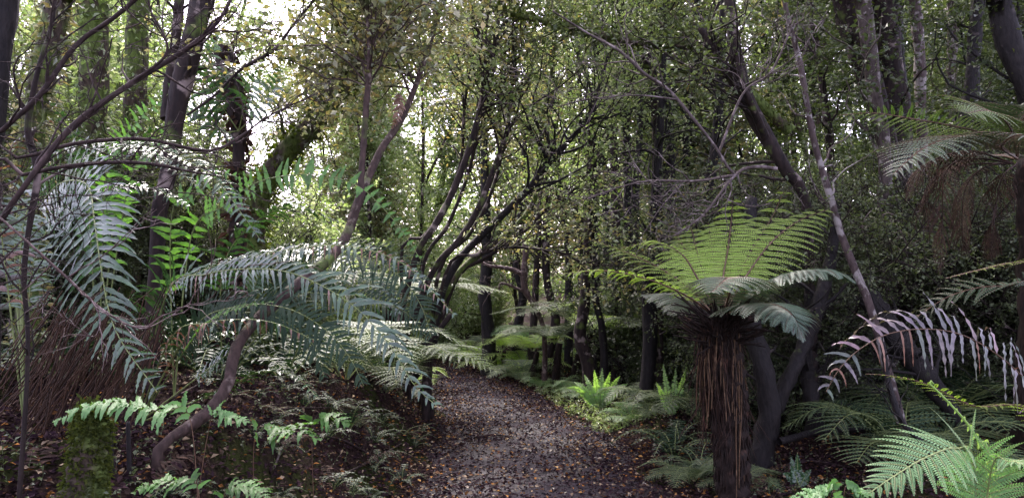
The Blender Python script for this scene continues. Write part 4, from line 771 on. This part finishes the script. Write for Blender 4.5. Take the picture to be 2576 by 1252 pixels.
fern('arching_fern', 'blue-green fern sending two long arching fronds over the leaning trunk toward the path', 'fern', B2, [
  dict(path=[B2, *P4((400, 760, 4.2), (500, 685, 4.0), (650, 642, 3.85), (850, 617, 3.75), (1000, 655, 3.7), (1085, 730, 3.7), (1145, 795, 3.7))], L=.105, W=.018, pairs=66, t0=.22, droop=1.2, fwd=20, dead=.3, kind='kio', plane=(0, -.6, .8), label='upper arching frond with dead curled leaflets'),
  dict(path=[B2, *P4((420, 740, 4.0), (520, 690, 3.8), (640, 676, 3.6), (750, 692, 3.5), (880, 762, 3.4), (975, 860, 3.35), (1040, 965, 3.3), (1098, 1020, 3.3))], L=.235, W=.020, pairs=58, t0=.22, droop=1.2, fwd=38, up_l=.6, serr=.18, dead=.06, kind='kio', plane=(.15, -.85, .5), label='lower arching frond with long hanging leaflets'),
  dict(path=[B2, *P4((430, 850, 4.1), (520, 812, 4.0), (620, 803, 3.9), (700, 815, 3.9), (790, 855, 3.9))], L=.17, W=.022, pairs=22, t0=.25, droop=2.0, dead=.75, plane=(0, -.2, 1), label='frond of dead brown hanging leaflets'),
  dict(path=[B2, *P4((480, 830, 4.3), (600, 770, 4.1), (720, 775, 4.0), (820, 830, 3.95), (880, 900, 3.9), (915, 970, 3.9))], L=.17, W=.019, mat='kio_dark', pairs=48, t0=.3, droop=.7, fwd=30, kind='kio', plane=(.2, -.85, .5)),
  dict(path=[B2, *P4((470, 850, 4.4), (590, 790, 4.3), (700, 800, 4.3), (790, 870, 4.3), (815, 950, 4.3))], L=.17, W=.019, mat='kio_dark', pairs=44, t0=.3, droop=.7, fwd=30, kind='kio', plane=(.2, -.85, .5)),
  dict(path=[B2, *P4((560, 900, 4.4), (620, 850, 4.3), (570, 835, 4.1), (510, 875, 4.0))], L=.13, W=.022, pairs=20, t0=.35, droop=.5, plane=(-.2, -.6, .8)),
  dict(path=[B2, *P4((480, 860, 4.2), (530, 805, 4.0), (600, 775, 3.9), (690, 758, 3.9))], L=.06, W=.022, pairs=24, t0=.4, droop=.3, mat='kio_green', plane=(0, -.6, .8), label='short curly yellow-green young frond'),
  dict(path=[B2, *P4((560, 980, 4.4), (650, 935, 4.3), (740, 945, 4.3), (800, 1000, 4.2))], L=.13, W=.022, pairs=20, t0=.3, droop=.5)])
B3 = gbase(560, 5.6)
fern('arching_fern', 'dense grey-green fern arching right behind the two long fronds', 'fern', B3, [
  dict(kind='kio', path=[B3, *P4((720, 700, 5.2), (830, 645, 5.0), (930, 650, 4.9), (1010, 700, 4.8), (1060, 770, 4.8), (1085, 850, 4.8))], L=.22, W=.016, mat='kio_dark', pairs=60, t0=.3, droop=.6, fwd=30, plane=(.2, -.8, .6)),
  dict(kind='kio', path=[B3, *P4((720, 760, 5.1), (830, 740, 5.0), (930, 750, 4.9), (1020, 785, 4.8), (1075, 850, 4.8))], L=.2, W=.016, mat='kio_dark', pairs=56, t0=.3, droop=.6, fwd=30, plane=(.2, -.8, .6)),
  dict(kind='kio', path=[B3, *P4((660, 680, 5.4), (760, 640, 5.3), (860, 660, 5.2), (960, 730, 5.1), (1000, 790, 5.1))], L=.22, W=.024, pairs=40, t0=.3, droop=.45, plane=(.2, -.5, .85)),
  dict(kind='kio', path=[B3, *P4((560, 680, 5.2), (640, 560, 5.1), (740, 520, 5.0), (860, 560, 5.0))], L=.2, W=.03, pairs=26, t0=.35, droop=.6)])
B4 = gbase(440, 4.9)
fern('climbing_fern', 'backlit bright green fern frond looping over the middle of the left thicket', 'fern', B4, [
  dict(path=[B4, *P4((480, 600, 4.7), (560, 520, 4.6), (640, 462, 4.5), (720, 442, 4.5), (810, 440, 4.5), (900, 468, 4.5), (960, 520, 4.5), (1010, 580, 4.5), (1060, 655, 4.5))], L=.115, W=.030, pairs=38, t0=.3, droop=.2, mat='kio_green', plane=(0, -.95, .3), fwd=10),
  dict(path=[B4, *P4((430, 560, 4.7), (480, 490, 4.7), (560, 440, 4.7), (610, 450, 4.7))], L=.13, W=.032, pairs=16, t0=.35, droop=.4, mat='kio_green', plane=(0, -.9, .4))])
B5 = gbase(250, 5.6)
fern('upright_fern', 'bright yellow-green upright fern glowing against the light at the left', 'fern', B5, [
  dict(path=[B5, *P4((265, 460, 5.3), (300, 370, 5.2), (350, 300, 5.1), (420, 240, 5.1), (468, 172, 5.0))], L=.13, W=.032, pairs=26, t0=.35, droop=.3, mat='kio_green', plane=(0, -.95, .3)),
  dict(path=[B5, *P4((320, 480, 5.4), (380, 380, 5.3), (430, 320, 5.3), (462, 215, 5.2))], L=.13, W=.032, pairs=24, t0=.35, droop=.4, mat='kio_green', plane=(0, -.95, .3)),
  dict(path=[B5, *P4((220, 480, 5.3), (200, 380, 5.2), (160, 300, 5.1), (130, 260, 5.0))], L=.13, W=.032, pairs=22, t0=.35, droop=.5, plane=(0, -.9, .4)),
  dict(path=[B5, *P4((300, 450, 5.5), (370, 340, 5.5), (450, 330, 5.5), (520, 380, 5.4))], L=.16, W=.032, pairs=22, t0=.35, droop=.5)])
B6 = at(600, 330, 6.3)
fern('perching_fern', 'silvery narrow-leaved fern hanging on the broken trunk at the upper left', 'fern', B6, [
  dict(path=[B6, *P4((620, 250, 6.1), (640, 190, 6.0), (600, 175, 5.8), (555, 200, 5.7))], L=.2, W=.03, pairs=14, t0=.2, droop=.4, plane=(0, -.9, .4)),
  dict(path=[B6, *P4((560, 270, 6.2), (520, 200, 6.1), (540, 110, 6.0), (560, 80, 6))], L=.2, W=.03, pairs=14, t0=.2, droop=.4, plane=(0, -.9, .4)),
  dict(path=[B6, *P4((640, 290, 6.2), (690, 220, 6.1), (700, 160, 6.0))], L=.16, W=.03, pairs=12, t0=.2, droop=.5, plane=(0, -.9, .4)),
  dict(path=[B6, *P4((550, 330, 6.1), (500, 280, 6.0), (450, 300, 5.9))], L=.18, W=.03, pairs=14, t0=.2, droop=.5, plane=(0, -.9, .4))])
def small(lb, px, py, d, rows, L, mat='kio_pale', pairs=20, W=.03, name='young_fern', t0=.15, dr=.55, plane=(0, -.25, 1), **k):
    b = at(px, py, d); b[2] = gz(b[0], b[1]) if b[2] > gz(b[0], b[1]) else b[2]
    def tz(r):
        q = np.array([b, *P4(*r)]); l = np.linalg.norm(np.diff(q, axis=0), axis=1); return float(l[0] / l.sum())
    return fern(name, lb, 'fern', b, [dict(path=[b, *P4(*r)], L=L, W=W, pairs=pairs, t0=tz(r), droop=dr, mat=mat, plane=plane, rr=.003, rach='rachis_brown', **k) for r in rows])
small('pale green fern frond arching over the top of the mossy stump', 520, 1090, 3.1, [[(480, 1062, 3.05), (400, 1035, 3.0), (300, 1012, 2.95), (210, 1025, 2.9), (138, 1062, 2.85)]], .12, W=.026, pairs=24, dr=.9)
small('pale green fern sprig crossing the foot of the leaning brown trunk', 480, 1075, 3.2, [[(530, 1058, 3.2), (570, 1048, 3.2), (625, 1062, 3.2)]], .07, pairs=14, W=.02)
small('bright green fern sprig on the dark bank, lower left centre', 650, 1130, 3.6, [[(640, 1105, 3.5), (690, 1082, 3.5), (750, 1085, 3.4), (805, 1108, 3.4)]], .13, mat='kio_green', pairs=12, W=.03, dr=.7)
small('small bright green fern sprig above the dark bank, left of the path', 800, 1085, 4.3, [[(785, 1062, 4.2), (815, 1048, 4.2), (850, 1052, 4.2), (877, 1068, 4.2)]], .12, mat='kio_green', pairs=12, W=.028, dr=.6)
small('pale fern frond at the bottom edge, left of centre', 520, 1290, 3.0, [[(500, 1240, 3), (440, 1212, 3.0), (380, 1215, 3.0), (335, 1240, 2.95)], [(560, 1260, 3), (600, 1225, 3.0), (640, 1230, 3.0), (670, 1255, 2.95)]], .08, pairs=16, W=.018, mat='kio_green', dr=.6)
for k, (px, py) in enumerate([(500, 1010), (760, 960), (820, 1040), (950, 1100), (1010, 1150), (880, 1180), (960, 1000), (1040, 1060), (420, 1190), (690, 1000), (640, 1035), (700, 1080), (900, 1010), (830, 970), (980, 1040), (560, 1180), (700, 1190)]):
    g_ = onground(px, py + 60); PRr = put('f3', g_[0], g_[1], s=rng.uniform(.3, .55), label='tiny fern tuft on the dark left bank', group='fern tufts on the left bank')
small('light green fern frond cut by the bottom edge at the right', 2080, 1330, 3.0, [[(2100, 1262, 3.0), (2060, 1240, 3.0), (1990, 1252, 3.0)], [(2120, 1262, 3.0), (2150, 1238, 3.0), (2190, 1240, 3)]], .05, pairs=14)
# crown ferns beside the path
def crownfern(lb, px, py, d, tips, mat='crownf', L=.075):
    b = onground(px, py); 
    return fern('crown_fern', lb, 'fern', b, [dict(path=[b, at((px + tx) / 2 + (tx - px) * .08, (py + ty) / 2 - abs(tx - px) * .25, b[1]), at(tx, ty, b[1] + rng.uniform(-.3, .3))], L=L, W=.024, pairs=34, t0=.06, droop=.1, kind='lance', mat=mat, plane=(0, -1, .3), seg=4, fwd=20) for tx, ty in tips])
crownfern('light green shuttlecock fern glowing beside the right path edge', 1508, 1030, 0, [(1445, 960), (1450, 985), (1470, 942), (1495, 930), (1515, 925), (1535, 935), (1560, 945), (1580, 965), (1425, 975)])
crownfern('slim upright green fern standing left of the big tree fern', 1690, 1050, 0, [(1668, 915), (1700, 925), (1728, 920), (1650, 960)], L=.06)
crownfern('small upright dark green fern at the bottom right, in the shade', 2010, 1225, 0, [(1990, 1150), (2005, 1140), (2040, 1180), (1970, 1190)], 'kio', .05)
mb = MB()
def verge(x, y):
    c = np.interp(y, PY_, PC_); r = x - (c + np.interp(y, PY_, PW_)); return (r > -.1) & (r < .75)
p = scatter(3500, -1, 3, 8.9, 12.5, verge); Pg = grow(p, norm(np.tile(UP, (len(p), 1)) + rng.normal(0, .5, (len(p), 3))), rng.uniform(.05, .2, len(p)), 4, .2, -.1)
shoots_with_leaves(mb, mb, Pg, 5, .05, .014, .002, 0, .6); tag(mb.build('grass_verge', M['green']), 'low bright green growth along the right edge of the path', 'grass', kind='stuff')
# far right foreground
B7 = at(2700, 1250, 4.0); B7[2] = gz(B7[0], B7[1])
fern('arching_fern', 'weathered purple-grey fern frond arching in from the right edge', 'fern', B7, [
  dict(path=[B7, *P4((2640, 1050, 3.9), (2560, 935, 3.8), (2450, 855, 3.7), (2350, 828, 3.65), (2240, 838, 3.6), (2160, 880, 3.6), (2110, 930, 3.6), (2078, 985, 3.6))], L=.23, W=.022, pairs=40, t0=.2, droop=1.1, fwd=18, mat='kio_purple', dead=.16, gap=.14, kind='kio', plane=(0, -.8, .6), rach='rachis_brown')])
B8 = at(2520, 1330, 3.6); B8[2] = gz(B8[0], B8[1])
root = thing('uncurling_fern', 'lime green fern frond still uncurling, leaning left at the lower right', 'fern', B8)
pth = spline([B8, *P4((2490, 1160, 3.4), (2462, 1110, 3.4), (2430, 1060, 3.4), (2385, 1010, 3.4), (2350, 975, 3.4), (2337, 962, 3.4), (2345, 957, 3.4), (2349, 966, 3.4))], 60)
mb = MB(); tubes(mb, pth, np.linspace(.009, .004, 60), 6); part(mb, 'stalk', M['lime'], root)
mb = MB(); i = np.repeat(np.arange(22, 56, 2), 2); sd_ = np.tile([-1, 1], 17); T = norm(np.gradient(pth, axis=0))[i]; S = np.cross(T, [0, -1, .2]) * sd_[:, None]; sz = np.linspace(.06, .012, 34)
strip_leaflets(mb, pth[i], norm(S + T * .6), T, sz, sz * .3 + .006, 6, 3.0, .4, .6, 0); part(mb, 'leaflet', M['lime'], root)
B9 = at(2440, 1330, 3.2); B9[2] = gz(B9[0], B9[1])
mats9 = dict(type='b', mat='tf_pale', pairs=26, pf=.13, fwd=28, t0=.30, plane=(0, -.5, .85))
fern('soft_fern', 'bright feathery fern frond spreading left at the bottom right corner', 'fern', B9, [
  dict(path=[B9, *P4((2450, 1180, 3.1), (2405, 1128, 3.05), (2330, 1150, 2.95), (2260, 1190, 2.9), (2185, 1240, 2.85))], L=.22, pn=18, **mats9),
  dict(path=[B9, *P4((2490, 1200, 3.1), (2540, 1160, 3.0), (2600, 1180, 2.9))], L=.18, pn=16, **mats9)])
B10 = at(2700, 800, 5.0); B10[2] = gz(B10[0], B10[1])
fern('soft_fern', 'thin green fern fronds seen edge-on at the right edge', 'fern', B10, [
  dict(path=[B10, *P4((2680, 700, 4.9), (2576, 660, 4.8), (2470, 678, 4.7), (2380, 700, 4.6))], L=.16, pn=10, type='b', mat='tf', pairs=26, t0=.3, plane=(0, .1, 1)),
  dict(path=[B10, *P4((2600, 1040, 4.8), (2450, 1020, 4.8), (2330, 965, 4.8), (2240, 945, 4.8), (2180, 940, 4.8))], L=.16, pn=10, type='b', mat='tf', pairs=28, t0=.3, plane=(0, .1, 1)),
  dict(path=[B10, *P4((2640, 760, 4.9), (2520, 720, 5.1), (2400, 740, 5.2), (2300, 800, 5.3))], L=.3, pn=12, type='b', mat='tf_dark', pairs=24, t0=.3, plane=(0, -.4, 1))], rach='rachis_brown')
for k, (px, py) in enumerate([(690, 1120), (590, 1130), (760, 1170), (830, 1110), (640, 1010), (560, 1000), (900, 1150), (480, 1180), (720, 1040), (380, 1200), (820, 1210), (90, 1180), (60, 1010), (1900, 1230), (2150, 1150), (2050, 1180)]):
    g_ = onground(px, py + 30); a = rng.uniform(0, 6.28); l = rng.uniform(.3, .55); q_ = [g_ + [math.cos(a) * l * t_, math.sin(a) * l * t_, .02 + .10 * math.sin(t_ * 3.1)] for t_ in (0, .35, .7, 1)]
    root = thing('dead_frond', 'curled brown dead fern frond lying on the dark bank', 'dead frond', g_, 'dead fern fronds lying on the banks'); part(pinnate(q_, .11, .014, 20, .05, 1.0, kind='lance', seg=5), 'frond', [M['dead_dark'], M['dead']], root)
ST = [('long dark stick lying across the left bank below the arching fronds', [(560, 1080), (700, 1035), (830, 1030)]), ('short brown stick propped on the litter behind the curved brown trunk', [(430, 1010), (520, 960), (545, 930)]),
      ('pale forked twig standing in the litter at the lower left', [(690, 1180), (715, 1120), (735, 1090)]), ('thin orange-brown stalk slanting above the curved trunk foot', [(560, 972), (470, 930), (380, 900)]),
      ('dark root-like stick running down the left bank to the path', [(760, 1090), (880, 1120), (990, 1190)]), ('thin stick on the litter left of the path edge', [(860, 1200), (940, 1160), (1010, 1120)]),
      ('dark stick half buried beside the big tree fern', [(1930, 1190), (2030, 1165), (2140, 1180)]), ('thin twig lying across the path in the foreground', [(1200, 1105), (1240, 1098), (1290, 1104)])]
for k, (lb, pp_) in enumerate(ST):
    g_ = [onground(*q) for q in pp_]; m_ = [(q[0], q[1]) for q in pp_]
    tree('fallen_stick', lb, 'stick', [(a, b - (6 if k != 3 else 0), g[1] - .02, r) for (a, b), g, r in zip(m_, g_, (3.2, 2.6, 1.6))], 'stipe' if k in (3,) else 'twig_pale' if k == 2 else 'bark_brown', root_down=False, branches=5, blen=(.08, .25), twigs=6, tlen=(.05, .12), sides=6, gtrunk='stick')
# hanging dead frond high in the centre
hb = at(1000, 240, 5.2)
root = thing('dead_frond', 'rust-brown dead fern frond caught in the twigs above the centre left', 'dead frond', hb); mbr = MB()
m = pinnate(P4((1003, 236, 5.2), (1005, 262, 5.15), (998, 300, 5.15), (985, 325, 5.2)), .07, .02, 14, .02, .7, kind='lance', plane=(0, -1, .2), mbr=mbr, rr=.003); part(m, 'frond', [M['dead'], M['dead']], root); part(mbr, 'stalk', M['stipe'], root)
# brown thatch of dead stalks under the big left frond
root = thing('dead_thatch', 'slanting brown dead fern stalks heaped below the big blue-green frond', 'dead stalks', gbase(180, 3.9)); 
mb = MB(); n_ = 200; a0 = np.array([at(rng.uniform(120, 420), rng.uniform(720, 900), rng.uniform(3.6, 4.4)) for _ in range(n_)]); a1 = np.array([p + at(1288 + rng.uniform(-260, -60), 626 + 330, 3.6) - at(1288, 626, 3.6) for p in a0])
a1 = a0 + (a1 - a0) * rng.uniform(.4, 1, (n_, 1)); P3 = np.stack([a0, (a0 + a1) / 2 + rng.normal(0, .03, (n_, 3)), a1], 1); tubes(mb, P3, np.full((n_, 3), .0032), 4); part(mb, 'stalks', M['dead_dark'], root)['kind'] = 'stuff'

# things that would otherwise read alike are told apart by their distance
by = {}
for o in list(scene.objects):
    if o.parent is None and o.get('label') and o.get('category') in ('shrub', 'tree'): by.setdefault(o['label'], []).append(o)
for lb, os_ in by.items():
    if len(os_) in (2, 3) and len(lb.split()) < 16:
        os_.sort(key=lambda o: o.location.y)
        for o, w_ in zip(os_, ('nearer', 'farther') if len(os_) == 2 else ('nearest', 'middle', 'farthest')): o['label'] = w_ + ' ' + lb
